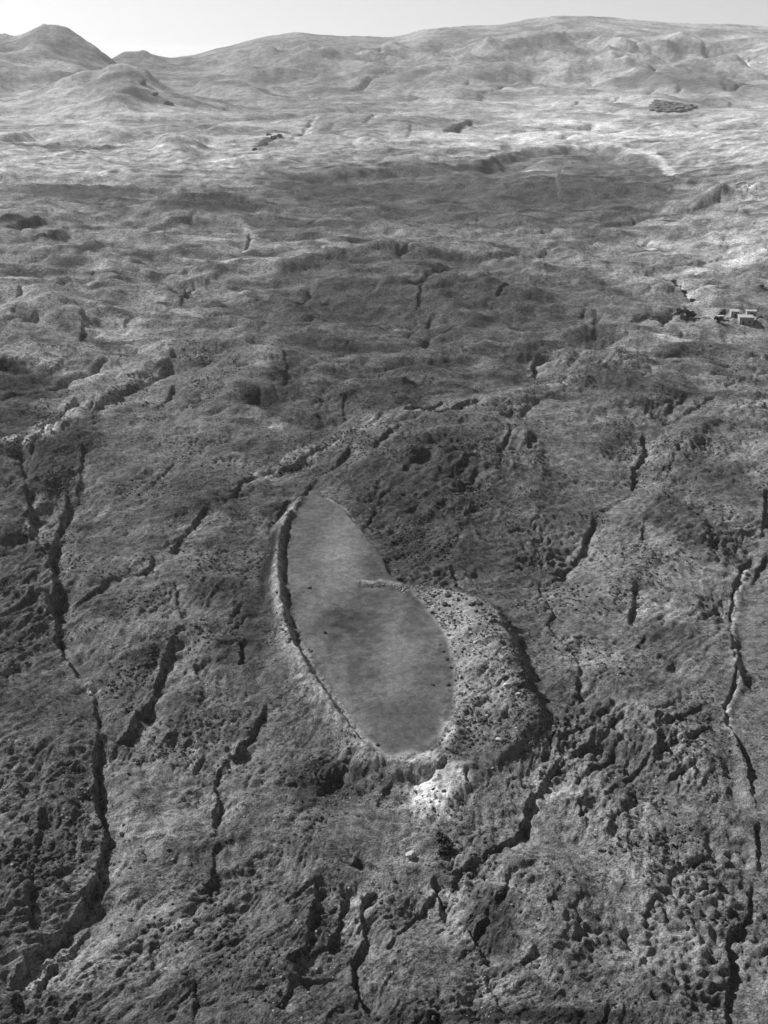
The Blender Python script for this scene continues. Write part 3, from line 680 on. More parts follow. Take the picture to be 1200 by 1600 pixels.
# ------------------------------------------------------------------ ground tone map: dry grass, soil, turf, some light and shade painted in
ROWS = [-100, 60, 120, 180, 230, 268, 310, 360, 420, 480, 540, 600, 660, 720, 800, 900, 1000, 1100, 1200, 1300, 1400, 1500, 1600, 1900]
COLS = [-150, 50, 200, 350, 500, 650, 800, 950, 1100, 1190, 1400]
T = {  # brightness per picture cell; its light and shade carry into the ground colour
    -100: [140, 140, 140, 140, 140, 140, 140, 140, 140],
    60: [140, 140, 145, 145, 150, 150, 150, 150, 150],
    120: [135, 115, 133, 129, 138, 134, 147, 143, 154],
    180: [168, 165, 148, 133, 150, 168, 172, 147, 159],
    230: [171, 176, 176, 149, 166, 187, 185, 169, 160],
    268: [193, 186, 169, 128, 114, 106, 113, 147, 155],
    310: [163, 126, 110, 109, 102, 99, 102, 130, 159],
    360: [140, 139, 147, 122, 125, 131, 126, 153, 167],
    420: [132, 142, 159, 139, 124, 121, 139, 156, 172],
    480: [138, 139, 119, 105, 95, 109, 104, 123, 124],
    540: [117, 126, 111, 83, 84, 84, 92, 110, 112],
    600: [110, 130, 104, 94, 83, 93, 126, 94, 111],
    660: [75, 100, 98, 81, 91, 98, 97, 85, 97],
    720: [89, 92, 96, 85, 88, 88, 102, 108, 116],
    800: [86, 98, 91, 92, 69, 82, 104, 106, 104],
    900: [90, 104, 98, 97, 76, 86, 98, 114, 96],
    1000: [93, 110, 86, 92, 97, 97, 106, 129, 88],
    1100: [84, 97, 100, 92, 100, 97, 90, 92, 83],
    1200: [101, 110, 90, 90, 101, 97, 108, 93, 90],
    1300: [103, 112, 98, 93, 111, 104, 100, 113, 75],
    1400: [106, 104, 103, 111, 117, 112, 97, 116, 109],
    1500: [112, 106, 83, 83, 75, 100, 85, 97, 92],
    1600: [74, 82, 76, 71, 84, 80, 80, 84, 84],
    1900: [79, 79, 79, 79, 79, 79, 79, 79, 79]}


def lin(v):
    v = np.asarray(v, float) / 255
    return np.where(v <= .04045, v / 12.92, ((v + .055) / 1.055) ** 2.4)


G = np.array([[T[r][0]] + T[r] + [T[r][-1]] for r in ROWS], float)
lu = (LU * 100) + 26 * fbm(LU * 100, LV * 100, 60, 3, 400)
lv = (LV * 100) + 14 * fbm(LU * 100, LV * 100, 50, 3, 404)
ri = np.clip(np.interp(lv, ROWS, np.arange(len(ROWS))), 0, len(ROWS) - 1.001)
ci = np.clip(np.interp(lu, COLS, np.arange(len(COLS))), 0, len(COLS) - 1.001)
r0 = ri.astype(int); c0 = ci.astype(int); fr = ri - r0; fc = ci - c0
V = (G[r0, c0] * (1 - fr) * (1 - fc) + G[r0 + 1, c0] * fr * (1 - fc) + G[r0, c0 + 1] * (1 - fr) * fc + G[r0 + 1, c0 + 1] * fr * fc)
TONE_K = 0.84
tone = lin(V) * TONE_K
tone = tone.astype(np.float32)
# bands of dry and green growth along the contours, patchier on the near slopes
bx = X + 20 * fbm(X, Y, 90, 2, 420); by = Y + 14 * fbm(X, Y, 70, 2, 424)
b1 = fbm(bx / 2.0, by, 20, 4, 430, gain=.62)
b2 = fbm(bx, by, 26, 4, 436, gain=.6)
b3 = fbm(bx / 1.3, by, 170, 5, 442, gain=.6)
midw = sstep(300, 520, Y) * (1 - sstep(1500, 2500, Y)); farw = sstep(1200, 2200, Y)
tone *= np.clip(1 + 1.25 * b1 * midw + .75 * b2 * (1 - farw) + .42 * np.tanh(4 * b3) * np.maximum(farw, .6 * midw) + .3 * b1 * farw, .35, 2.0).astype(np.float32) ** (1 - floor_m)
tone *= (1 - .16 * floor_m)
tone *= 1 + floor_m * (.75 * fbm(X * 1.3, Y, 18, 4, 450, gain=.65) + .35 * fbm(X, Y, 4, 3, 456))
tone *= ((1.19 - .2 * sstep(560, 950, Y)) * (1 + .12 * sstep(1300, 2200, Y))).astype(np.float32)


def paint(px, py, rx, ry, v, ang=0, soft=0.5, amt=1.0, wob=.4, seed=500):
    m = ellipse(px, py, rx, ry, soft, ang, wob, seed) * amt
    tone[:] = tone * (1 - m) + float(lin(v)) * TONE_K * m


def paint_path(pts, hw, v, amt=1.0, wob=.5, seed=520):
    W_ = spline(world_path(pts), 5)
    q, d, t = poly_dist(W_, hw * 3)
    r = np.abs(d) / hw + wob * fbm(X[q], Y[q], max(hw * 2.5, 3), 3, seed)
    m = (1 - sstep(.4, 1.3, r)) * amt * sstep(0, .06, t) * sstep(0, .06, 1 - t)
    tone[q] = tone[q] * (1 - m) + float(lin(v)) * TONE_K * m * (1 + .35 * fbm(X[q], Y[q], max(hw, 2), 3, seed + 4))


def paint_poly(pts, soft, v, amt=1.0):
    m = in_poly(spline(world_path(pts + [pts[0]]), 4)[:-1], soft) * amt
    k = m > .001
    m = m[k]
    m = sstep(.25, .75, m + .35 * fbm(X[k], Y[k], soft * 3, 4, 540, gain=.6) * (m < .999))
    tone[k] = tone[k] * (1 - .85 * m) + float(lin(v)) * TONE_K * .85 * m * (1 + 1.5 * fbm(X[k] / 2.4, Y[k], 24, 4, 546, gain=.62))


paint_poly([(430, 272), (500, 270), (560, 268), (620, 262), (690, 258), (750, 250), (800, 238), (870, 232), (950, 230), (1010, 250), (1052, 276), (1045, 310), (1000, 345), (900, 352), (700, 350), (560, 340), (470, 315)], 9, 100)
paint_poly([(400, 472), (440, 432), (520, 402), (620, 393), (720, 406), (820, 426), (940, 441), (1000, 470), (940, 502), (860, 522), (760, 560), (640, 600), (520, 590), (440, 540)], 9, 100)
for a in [([(840, 436), (890, 438), (945, 444)], 4, 80, .8), ([(910, 460), (960, 464)], 4, 82, .8), ([(600, 500), (650, 470), (700, 445)], 6, 80, .7), ([(640, 595), (670, 580), (740, 560)], 5, 80, .8), ([(860, 350), (920, 358), (980, 352), (1030, 335)], 7, 78, .8),
          ([(900, 385), (940, 372), (985, 360)], 5, 95, .8), ([(55, 291), (120, 296), (200, 297), (270, 300)], 9, 92, .8), ([(-5, 347), (35, 342), (65, 346)], 9, 62), ([(60, 377), (80, 371), (108, 362)], 6, 70), ([(100, 400), (150, 386), (210, 380)], 6, 78, .8),
          ([(225, 365), (270, 352), (315, 355)], 8, 82, .8), ([(330, 312), (370, 325), (410, 340)], 13, 84, .8), ([(435, 345), (470, 345)], 6, 72), ([(450, 262), (490, 262)], 10, 95), ([(400, 470), (480, 470), (525, 475)], 6, 64, .8), ([(-5, 565), (40, 572)], 6, 52), ([(120, 520), (170, 540), (200, 530)], 7, 72, .8),
          ([(380, 348), (386, 366)], 5, 165), ([(400, 405), (460, 400), (530, 388)], 9, 142, .8), ([(225, 612), (190, 640), (160, 652)], 5, 135, .8), ([(600, 290), (680, 300), (760, 285)], 9, 82, .7), ([(880, 290), (950, 300), (1000, 290)], 8, 84, .7), ([(560, 320), (650, 330), (750, 325)], 6, 80, .7),
          ([(830, 258), (870, 252)], 7, 165), ([(0, 226), (50, 230), (108, 236)], 11, 105, .9), ([(82, 220), (130, 227), (215, 233)], 11, 100, .9), ([(1050, 104), (1100, 112), (1175, 120)], 45, 112, .8), ([(1125, 299), (1150, 292), (1172, 287)], 7, 88), ([(690, 206), (712, 197), (738, 186)], 12, 95),
          ([(400, 232), (420, 215), (436, 212)], 12, 90), ([(958, 224), (1005, 238), (1035, 258), (1055, 275)], 8, 190), ([(120, 476), (200, 484), (275, 487), (322, 497)], 5, 165), ([(-10, 548), (40, 556), (95, 567)], 8, 170),
          ([(275, 538), (215, 580), (150, 620), (60, 676), (-5, 692)], 8, 165), ([(1110, 520), (1050, 532), (990, 552), (920, 590), (830, 612), (730, 632), (640, 655), (540, 690), (450, 725), (370, 765)], 5.5, 134, .8),
          ([(100, 800), (98, 860), (95, 950), (98, 1005), (118, 1045)], 4.5, 108, .8), ([(160, 1150), (158, 1230), (168, 1300), (160, 1350), (140, 1410), (95, 1455)], 3.5, 112, .8),  # sunlit banks right of the left gullies, painted lighter
          ([(645, 1290), (660, 1390), (705, 1480), (770, 1560)], 8, 122, .8), ([(1186, 500), (1100, 506), (1000, 508)], 4, 140), ([(1010, 412), (960, 400), (880, 395), (780, 398)], 9, 138, .7),
          ([(300, 362), (400, 350), (520, 352), (640, 372), (760, 375)], 9, 135, .6), ([(530, 392), (430, 415), (370, 440), (330, 455)], 10, 160, .8), ([(245, 690), (300, 672), (370, 640), (430, 655)], 6, 140, .8),
          ([(950, 1115), (1010, 1100), (1080, 1080), (1125, 1060)], 4, 118, .7), ([(870, 1225), (940, 1150), (990, 1125)], 3, 115, .6), ([(700, 1355), (770, 1345), (830, 1310)], 2.5, 112, .7)]:
    paint_path(*a)
for k, (q_, d_, t_) in enumerate(PREP):  # paints the sunlit far bank and the lip of each gully brighter
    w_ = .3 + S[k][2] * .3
    lit_bank = sstep(w_, w_ + 1.0, d_) * np.exp(-np.maximum(d_ - w_, 0) / (3.0 + w_)) * sstep(0, .12, t_) * sstep(0, .12, 1 - t_)
    lit_bank = lit_bank * sstep(-.35, .3, fbm(X[q_], Y[q_], 7, 3, 570))
    tone[q_] *= (1 + .75 * lit_bank)
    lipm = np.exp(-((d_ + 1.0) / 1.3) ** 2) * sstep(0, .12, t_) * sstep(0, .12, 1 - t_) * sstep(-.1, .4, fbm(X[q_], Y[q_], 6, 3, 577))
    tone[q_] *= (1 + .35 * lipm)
floor_keep = tone.copy()
for a in [(715, 1010, 40, 60, 160), (745, 1070, 50, 60, 138), (690, 955, 45, 30, 150), (775, 1035, 30, 70, 134), (800, 1030, 20, 50, 122), (722, 1100, 16, 50, 150)]:
    paint(*a)
tone = tone * (1 - floor_m) + floor_keep * floor_m
# exposed pale soil, and sunlit bank faces brightened in the tone
for a in [(683, 1243, 34, 26, 232), (672, 1250, 16, 13, 240), (700, 1225, 34, 26, 165), (650, 1193, 42, 9, 178), (700, 1160, 12, 30, 170), (142, 1070, 12, 5, 180), (640, 1335, 14, 12, 130),  # includes the sunlit inner bank round the lower end, painted brighter
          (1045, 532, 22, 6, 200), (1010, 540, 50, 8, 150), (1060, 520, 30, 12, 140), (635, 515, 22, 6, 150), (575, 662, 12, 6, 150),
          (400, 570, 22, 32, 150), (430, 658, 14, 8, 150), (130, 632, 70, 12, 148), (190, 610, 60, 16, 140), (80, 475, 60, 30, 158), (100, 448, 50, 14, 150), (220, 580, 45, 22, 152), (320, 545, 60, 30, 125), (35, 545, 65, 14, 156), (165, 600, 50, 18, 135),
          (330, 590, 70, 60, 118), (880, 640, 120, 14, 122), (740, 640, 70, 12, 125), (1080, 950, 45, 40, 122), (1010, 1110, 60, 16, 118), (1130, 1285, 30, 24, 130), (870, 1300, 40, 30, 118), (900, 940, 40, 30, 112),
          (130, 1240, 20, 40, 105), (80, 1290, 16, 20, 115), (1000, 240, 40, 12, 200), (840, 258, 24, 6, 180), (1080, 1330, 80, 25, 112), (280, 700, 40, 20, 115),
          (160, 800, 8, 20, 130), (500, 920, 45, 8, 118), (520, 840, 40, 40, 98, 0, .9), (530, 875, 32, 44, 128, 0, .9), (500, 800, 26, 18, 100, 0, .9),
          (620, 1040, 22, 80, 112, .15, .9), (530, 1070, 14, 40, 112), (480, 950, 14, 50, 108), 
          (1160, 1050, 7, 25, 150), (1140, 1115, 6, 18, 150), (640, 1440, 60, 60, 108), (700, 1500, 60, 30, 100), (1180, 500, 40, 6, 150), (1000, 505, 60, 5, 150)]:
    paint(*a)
paint_path([(1190, 862), (1162, 895), (1150, 945), (1149, 1000), (1155, 1040), (1160, 1062), (1147, 1085), (1139, 1110), (1145, 1140), (1166, 1190), (1176, 1250), (1180, 1320)], 1.2, 150, .85, .5)
paint_path([(470, 782), (446, 812), (434, 842), (430, 890), (434, 935), (446, 985), (466, 1026), (494, 1070), (520, 1108), (546, 1142), (572, 1174), (600, 1204)], 2.2, 158, .95, .4)  # lit outer side of the left bank, brightened in the tone
paint_path([(448, 1000), (474, 1058), (506, 1108), (542, 1158), (580, 1200)], 3.4, 138, .85)  # its lit slope lower down, painted brighter as well
paint_path([(488, 1000), (520, 1060), (552, 1110), (585, 1160)], 2.0, 112, .8)
paint_path([(512, 788), (540, 806), (562, 830), (578, 852)], 1.1, 168, .95, .2)  # low edge facing the sun, its lit line painted on
paint_path([(556, 913), (578, 916), (604, 914), (630, 921)], 1.0, 140, .8, 1.2)
tone[:] = tone * (1 - meadow_m * .9) + float(lin(104)) * TONE_K * meadow_m * .9
paint_path([(560, 708), (610, 686), (680, 673), (755, 676), (812, 698)], 3.5, 108, .7)
paint_path([(575, 742), (625, 730), (690, 733), (745, 750)], 2.5, 100, .6)
# darker patches: turf, scrub, and a hill's shaded side put into the tone
for a in [(680, 775, 85, 50, 80), (620, 790, 60, 25, 72), (640, 850, 40, 30, 76), (590, 622, 50, 34, 80), (560, 480, 150, 40, 90), (500, 480, 70, 18, 84), (745, 470, 80, 30, 86), (860, 500, 60, 22, 92),
          (30, 600, 60, 30, 80), (90, 700, 50, 40, 76), (420, 880, 12, 60, 55), (500, 1220, 60, 35, 76), (960, 600, 60, 30, 88), (1110, 745, 70, 30, 88), (1060, 820, 50, 40, 86),
          (1050, 1000, 50, 30, 84), (520, 350, 120, 8, 88), (120, 300, 110, 16, 105), (40, 345, 45, 8, 75), (330, 330, 70, 20, 92), (560, 290, 110, 18, 90), (900, 300, 120, 34, 92), (720, 290, 90, 24, 96), (920, 250, 80, 12, 120),
          (60, 228, 55, 4, 112), (150, 229, 60, 4, 100), (1110, 118, 70, 10, 118), (1145, 294, 28, 7, 98), (840, 60, 55, 15, 118), (215, 148, 60, 20, 92), (310, 160, 60, 14, 105), (185, 118, 40, 14, 112), (1110, 545, 50, 14, 96),  # includes the left hill's shaded right side, darkened in the tone
          (640, 1140, 50, 40, 88), (400, 1000, 22, 60, 78), (230, 1030, 20, 20, 74), (350, 935, 60, 30, 76), (60, 1330, 60, 110, 92), (480, 1450, 50, 60, 88), (1000, 1200, 70, 50, 98), (450, 585, 30, 30, 84), (780, 1590, 250, 12, 52), (770, 1440, 50, 50, 68)]:  # includes a dark band along the lower picture edge
    paint(*a)

# ------------------------------------------------------------------ materials


def ground_material(name, fine=1.0, contrast=1.0, bump=0.35, speck=False):
    m = bpy.data.materials.new(name)
    m.use_nodes = True
    nt = m.node_tree
    nt.nodes.clear()
    out = nt.nodes.new('ShaderNodeOutputMaterial')
    bs = nt.nodes.new('ShaderNodeBsdfDiffuse')
    bs.inputs['Roughness'].default_value = 0.6
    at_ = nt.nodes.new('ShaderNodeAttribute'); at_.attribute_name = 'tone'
    geo = nt.nodes.new('ShaderNodeNewGeometry')

    def noise(scale, detail, rough_, dist=0.0):
        n = nt.nodes.new('ShaderNodeTexNoise')
        n.inputs['Scale'].default_value = scale
        n.inputs['Detail'].default_value = detail
        n.inputs['Roughness'].default_value = rough_
        n.inputs['Distortion'].default_value = dist
        nt.links.new(geo.outputs['Position'], n.inputs['Vector'])
        return n

    def rng_(n, lo, hi, a, b):
        r = nt.nodes.new('ShaderNodeMapRange')
        r.inputs['From Min'].default_value = lo; r.inputs['From Max'].default_value = hi
        r.inputs['To Min'].default_value = a; r.inputs['To Max'].default_value = b
        nt.links.new(n.outputs['Fac'] if 'Fac' in n.outputs else n.outputs[0], r.inputs['Value'])
        return r

    def mul(a, b):
        q = nt.nodes.new('ShaderNodeMath'); q.operation = 'MULTIPLY'
        nt.links.new(a, q.inputs[0]); nt.links.new(b, q.inputs[1])
        return q.outputs[0]
    c = contrast
    n1 = noise(0.55 * fine, 7, 0.68, 0.4)
    n2 = noise(0.075 * fine, 5, 0.6, 0.6)
    n3 = noise(2.6 * fine, 3, 0.6)
    r1 = rng_(n1, 0.3, 0.7, 1 - 0.65 * c, 1 + 0.65 * c)
    r2 = rng_(n2, 0.32, 0.68, 1 - 0.28 * c, 1 + 0.28 * c)
    r3 = rng_(n3, 0.3, 0.7, 1 - 0.45 * c, 1 + 0.45 * c)
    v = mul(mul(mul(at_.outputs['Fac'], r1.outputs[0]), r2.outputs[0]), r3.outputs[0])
    if speck:
        n4 = noise(1.25, 4, 0.62, 0.3)
        n5 = noise(0.11, 3, 0.6)
        r4 = rng_(n4, 0.53, 0.6, 0.0, 1.0)
        r5 = rng_(n5, 0.40, 0.60, 0.1, .72)
        k_ = mul(r4.outputs[0], r5.outputs[0])
        iv = nt.nodes.new('ShaderNodeMath'); iv.operation = 'SUBTRACT'; iv.inputs[0].default_value = 1.0
        nt.links.new(k_, iv.inputs[1])
        v = mul(v, iv.outputs[0])
    nt.links.new(v, bs.inputs['Color'])
    if bump > 0:
        b = nt.nodes.new('ShaderNodeBump')
        b.inputs['Strength'].default_value = 1.0
        b.inputs['Distance'].default_value = bump
        nt.links.new(n3.outputs['Fac'], b.inputs['Height'])
        nt.links.new(b.outputs['Normal'], bs.inputs['Normal'])
    nt.links.new(bs.outputs[0], out.inputs['Surface'])
    return m


def plain_material(name, v, scale=1.5, var=0.35, bump=0.0):
    m = bpy.data.materials.new(name)
    m.use_nodes = True
    nt = m.node_tree
    nt.nodes.clear()
    out = nt.nodes.new('ShaderNodeOutputMaterial')
    bs = nt.nodes.new('ShaderNodeBsdfDiffuse')
    geo = nt.nodes.new('ShaderNodeNewGeometry')
    n = nt.nodes.new('ShaderNodeTexNoise')
    n.inputs['Scale'].default_value = scale; n.inputs['Detail'].default_value = 5
    nt.links.new(geo.outputs['Position'], n.inputs['Vector'])
    r = nt.nodes.new('ShaderNodeMapRange')
    r.inputs['From Min'].default_value = .3; r.inputs['From Max'].default_value = .7
    r.inputs['To Min'].default_value = v * (1 - var); r.inputs['To Max'].default_value = v * (1 + var)
    nt.links.new(n.outputs['Fac'], r.inputs['Value'])
    nt.links.new(r.outputs[0], bs.inputs['Color'])
    nt.links.new(bs.outputs[0], out.inputs['Surface'])
    return m


MAT_GROUND = ground_material('tussock_ground', 1.0, 1.1, 0.45, True)
MAT_FLOOR = ground_material('bare_turf', 1.0, 0.6, 0.09)
MAT_RIM = ground_material('stony_soil', 1.5, 1.0, 0.3, True)
MAT_FAR = ground_material('dry_hill_grass', 0.11, 0.7, 0.0)
MAT_BOULDER_DARK = plain_material('dark_lichened_stone', 0.055, 1.2)
MAT_BOULDER_PALE = plain_material('pale_stone', 0.30, 1.2, .25)
MAT_RUBBLE = plain_material('loose_stone', 0.19, 1.2, .3)
MAT_SHRUB = plain_material('thorny_scrub', 0.045, 2.0, .5)
MAT_LEAF = plain_material('tree_leaf', 0.045, .8, .5)
MAT_BARK = plain_material('bark', 0.06, 3.0)
MAT_PLASTER = plain_material('pale_mud_plaster', 0.22, .8, .15)
MAT_ROOF = plain_material('packed_earth_roof', 0.25, .6, .15)
MAT_WOOD = plain_material('dark_door_wood', 0.05, 2.0)
MAT_WALLSTONE = plain_material('dry_wall_stone', 0.12, 1.5)
MAT_WOODS = plain_material('far_grove_leaf', 0.10, .1, .4)

# ------------------------------------------------------------------ the ground as objects
Zg = Z.reshape(SH)
ri_ = np.arange(NR - 1)[:, None]; ci_ = np.arange(NC - 1)[None, :]
q0 = (ri_ * NC + ci_).ravel()
quads = np.stack([q0, q0 + 1, q0 + NC + 1, q0 + NC], axis=1)
fm = floor_m[quads].mean(1); rmm = rim_m[quads].mean(1)
fy = Y[quads[:, 0]]; fpx = PXB[quads[:, 0]]; fx = X[quads[:, 0]]
lrm = in_poly(LR, 0.4)[quads].mean(1)
cls = np.zeros(len(quads), int)                      # 0 ground
cls[fy > 1350] = 1                                   # plain
cls[fy > 2350] = 2                                   # hills
cls[rmm > .5] = 5
cls[(lrm > .5)] = 4
cls[fm > .5] = 3


def mesh_from(name, verts, faces, mat, smooth=True, attrs=None):
    me = bpy.data.meshes.new(name)
    nv, nf = len(verts), len(faces)
    k = faces.shape[1]
    me.vertices.add(nv); me.vertices.foreach_set('co', np.ascontiguousarray(verts, np.float32).ravel())
    me.loops.add(nf * k); me.loops.foreach_set('vertex_index', np.ascontiguousarray(faces, np.int32).ravel())
    me.polygons.add(nf)
    me.polygons.foreach_set('loop_start', np.arange(0, nf * k, k, dtype=np.int32))
    me.polygons.foreach_set('use_smooth', np.full(nf, smooth))
    me.update(calc_edges=True)
    if attrs:
        for an, av in attrs.items():
            at_ = me.attributes.new(an, 'FLOAT', 'POINT')
            at_.data.foreach_set('value', np.ascontiguousarray(av, np.float32))
    me.materials.append(mat)
    return me


VERTS = np.stack([X, Y, Z], axis=1)


def land(name, sel, mat, parent=None):
    fq = quads[sel]
    used = np.unique(fq)
    remap = np.full(N, -1, np.int64); remap[used] = np.arange(len(used))
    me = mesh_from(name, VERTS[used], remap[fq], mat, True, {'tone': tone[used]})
    o = bpy.data.objects.new(name, me)
    col.objects.link(o)
    if parent:
        o.parent = parent
    return o


def tag(o, label=None, cat=None, group=None, kind=None):
    if label: o['label'] = label
    if cat: o['category'] = cat
    if group: o['group'] = group
    if kind: o['kind'] = kind
    return o


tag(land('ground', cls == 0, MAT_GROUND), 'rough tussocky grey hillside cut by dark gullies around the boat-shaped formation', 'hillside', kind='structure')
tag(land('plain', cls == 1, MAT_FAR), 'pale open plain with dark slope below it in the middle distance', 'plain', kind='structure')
tag(land('hills', cls == 2, MAT_FAR), 'smooth hazy hills and mountains along the skyline', 'hills', kind='structure')
boat = bpy.data.objects.new('boat_shaped_formation', None)
col.objects.link(boat)
tag(boat, 'large boat-shaped earth formation with flat grey floor and raised pointed rim', 'rock formation')
tag(land('floor', cls == 3, MAT_FLOOR, boat), 'smooth grey floor enclosed by the banks')
tag(land('bank', cls == 4, MAT_RIM, boat), 'narrow pale bank with a steep shaded inner side')
tag(land('bank', cls == 5, MAT_RIM, boat), 'broad pale stony bank strewn with dark stones')


def ground_z(x, y):
    r = int(np.clip(np.searchsorted(rowsY, y) - 1, 0, NR - 2))
    fy_ = (y - rowsY[r]) / (rowsY[r + 1] - rowsY[r])
    s = float(np.interp(x / halfwidth(y), sc_, np.arange(NC)))
    c = int(np.clip(math.floor(s), 0, NC - 2)); fx_ = s - c
    return float((Zg[r, c] * (1 - fx_) + Zg[r, c + 1] * fx_) * (1 - fy_) + (Zg[r + 1, c] * (1 - fx_) + Zg[r + 1, c + 1] * fx_) * fy_)


def put(px, py):
    x, y = at(px, py)
    for _ in range(3):      # allow for the relief added on top of the smooth land
        g = ground_z(x, y) - float(far_land(np.array([x]), np.array([y]))[0])
        x, y = at(px, py, g)
    return x, y, ground_z(x, y)


# ------------------------------------------------------------------ stones
ico_v = None


def ico():
    t = (1 + 5 ** .5) / 2
    v = np.array([(-1, t, 0), (1, t, 0), (-1, -t, 0), (1, -t, 0), (0, -1, t), (0, 1, t), (0, -1, -t), (0, 1, -t), (t, 0, -1), (t, 0, 1), (-t, 0, -1), (-t, 0, 1)], float)
    v /= np.linalg.norm(v[0])
    f = np.array([(0, 11, 5), (0, 5, 1), (0, 1, 7), (0, 7, 10), (0, 10, 11), (1, 5, 9), (5, 11, 4), (11, 10, 2), (10, 7, 6), (7, 1, 8), (3, 9, 4), (3, 4, 2), (3, 2, 6), (3, 6, 8), (3, 8, 9), (4, 9, 5), (2, 4, 11), (6, 2, 10), (8, 6, 7), (9, 8, 1)])
    return v, f


def subdiv(v, f):
    v = list(map(tuple, v)); cache = {}; out = []

    def mid(a, b):
        k = (min(a, b), max(a, b))
        if k not in cache:
            m = (np.array(v[a]) + np.array(v[b])) / 2
            m /= np.linalg.norm(m)
            v.append(tuple(m)); cache[k] = len(v) - 1
        return cache[k]
    for a, b, c in f:
        ab, bc, ca = mid(a, b), mid(b, c), mid(c, a)
        out += [(a, ab, ca), (b, bc, ab), (c, ca, bc), (ab, bc, ca)]
    return np.array(v), np.array(out)


IV, IF = ico()
IV2, IF2 = subdiv(IV, IF)


def rock_variant(seed, v=IV2):
    r = np.random.default_rng(seed)
    q = v.copy()
    for _ in range(7):          # chop flat facets
        n = r.normal(size=3); n /= np.linalg.norm(n)
        h = 0.55 + 0.3 * r.random()
        d = q @ n
        q = q - np.outer(np.maximum(d - h, 0), n)
    q = q * (1 + 0.08 * r.normal(size=(len(q), 1)))
    q = q * np.array([1.0, 0.8 + .3 * r.random(), 0.65 + .25 * r.random()])
    return q


boulder_mesh = {}
for nm, mt in (('d', MAT_BOULDER_DARK), ('p', MAT_BOULDER_PALE)):
    boulder_mesh[nm] = [mesh_from('boulder', rock_variant(900 + k), IF2, mt, False) for k in range(5)]


def boulder(px, py, size, kind, label, group=None, tall=1.0):
    x, y, z = put(px, py)
    o = bpy.data.objects.new('boulder', random.choice(boulder_mesh[kind]))
    col.objects.link(o)
    s = size
    o.location = (x, y, z + 0.22 * s * tall)
    o.scale = (s * random.uniform(.8, 1.25), s * random.uniform(.8, 1.2), s * random.uniform(.75, 1.1) * tall)
    o.rotation_euler = (random.uniform(-.2, .2), random.uniform(-.2, .2), random.uniform(0, 6.28))
    tag(o, label, 'boulder', group)
    return o


boulder(642, 1338, .95, 'p', 'tall pale upright boulder standing alone below the pointed lower end', tall=1.7)
boulder(792, 1073, 1.0, 'p', 'large pale boulder on the broad right bank')
boulder(508, 989, .55, 'd', 'small stone on the left part of the grey floor')
boulder(483, 919, .6, 'd', 'dark stone at the left end of the step across the floor')
boulder(676, 1070, .5, 'd', 'lone dark stone on the right part of the grey floor')
boulder(700, 1070, .6, 'd', 'dark stone at the foot of the right bank, beside the floor')
boulder(590, 1164, .55, 'd', 'dark stone near the lower left edge of the floor')
boulder(553, 1150, .5, 'd', 'dark stone under the left bank near the lower end')
for (px, py, wh) in [(688, 1008, 'topmost'), (693, 1018, 'second'), (698, 1030, 'third'), (704, 1043, 'lowest')]:
    boulder(px, py, random.uniform(.4, .65), 'd', wh + ' dark stone of the short row at the inner foot of the right bank', 'row of stones at the foot of the right bank')
for k in range(70):             # crowded along the outer crest
    path = [(700, 925), (715, 930), (738, 940), (758, 952), (775, 968), (788, 990), (795, 1010), (804, 1035), (812, 1060), (826, 1085)]
    u = random.random() * (len(path) - 1); q = int(u); f_ = u - q
    px = path[q][0] * (1 - f_) + path[min(q + 1, 9)][0] * f_ + random.gauss(-3, 8)
    py_ = path[q][1] * (1 - f_) + path[min(q + 1, 9)][1] * f_ + random.gauss(0, 7)
    boulder(px, py_, random.choice((.35, .45, .55, .7, .95)), 'd', 'dark boulder on the ' + ('upper' if py_ < 960 else 'middle' if py_ < 1020 else 'lower') + ' stretch of the crowded outer crest of the right bank', 'boulders along the outer crest of the right bank')
for k in range(90):             # scattered over the bank
    u = random.random(); v = random.random()
    yy = 950 + 210 * v
    xa = np.interp(yy, [950, 1000, 1060, 1100, 1160], [665, 705, 718, 722, 712])
    xb = np.interp(yy, [950, 1000, 1060, 1100, 1160], [745, 785, 805, 830, 820])
    kd = 'd' if random.random() < .8 else 'p'
    boulder(xa + (xb - xa) * u, yy, random.choice((.22, .28, .35, .45, .6)), kd, ('small dark' if kd == 'd' else 'small pale') + ' stone scattered over the ' + ('upper' if yy < 1050 else 'lower') + ' half of the broad right bank', 'stones scattered over the right bank')
for (px, py, wh) in [(420, 212, 'topmost'), (428, 217, 'middle right'), (406, 230, 'lower'), (414, 227, 'central'), (436, 213, 'rightmost'), (398, 234, 'leftmost')]:
    b = boulder(px, py, random.uniform(4, 6.5), 'd', wh + ' dark crag of the cluster rising from the pale far plain', 'dark crags on the pale plain')
    b.name = 'crag'
    b['category'] = 'crag'


for (px, py, wh) in [(222, 131, 'upper'), (242, 149, 'middle'), (263, 164, 'lower')]:
    b = boulder(px, py, random.uniform(8, 12), 'd', wh + ' dark rock outcrop on the right flank of the near left hill', 'outcrops on the left hill')
    b.name = 'rock_outcrop'
    b['category'] = 'outcrop'


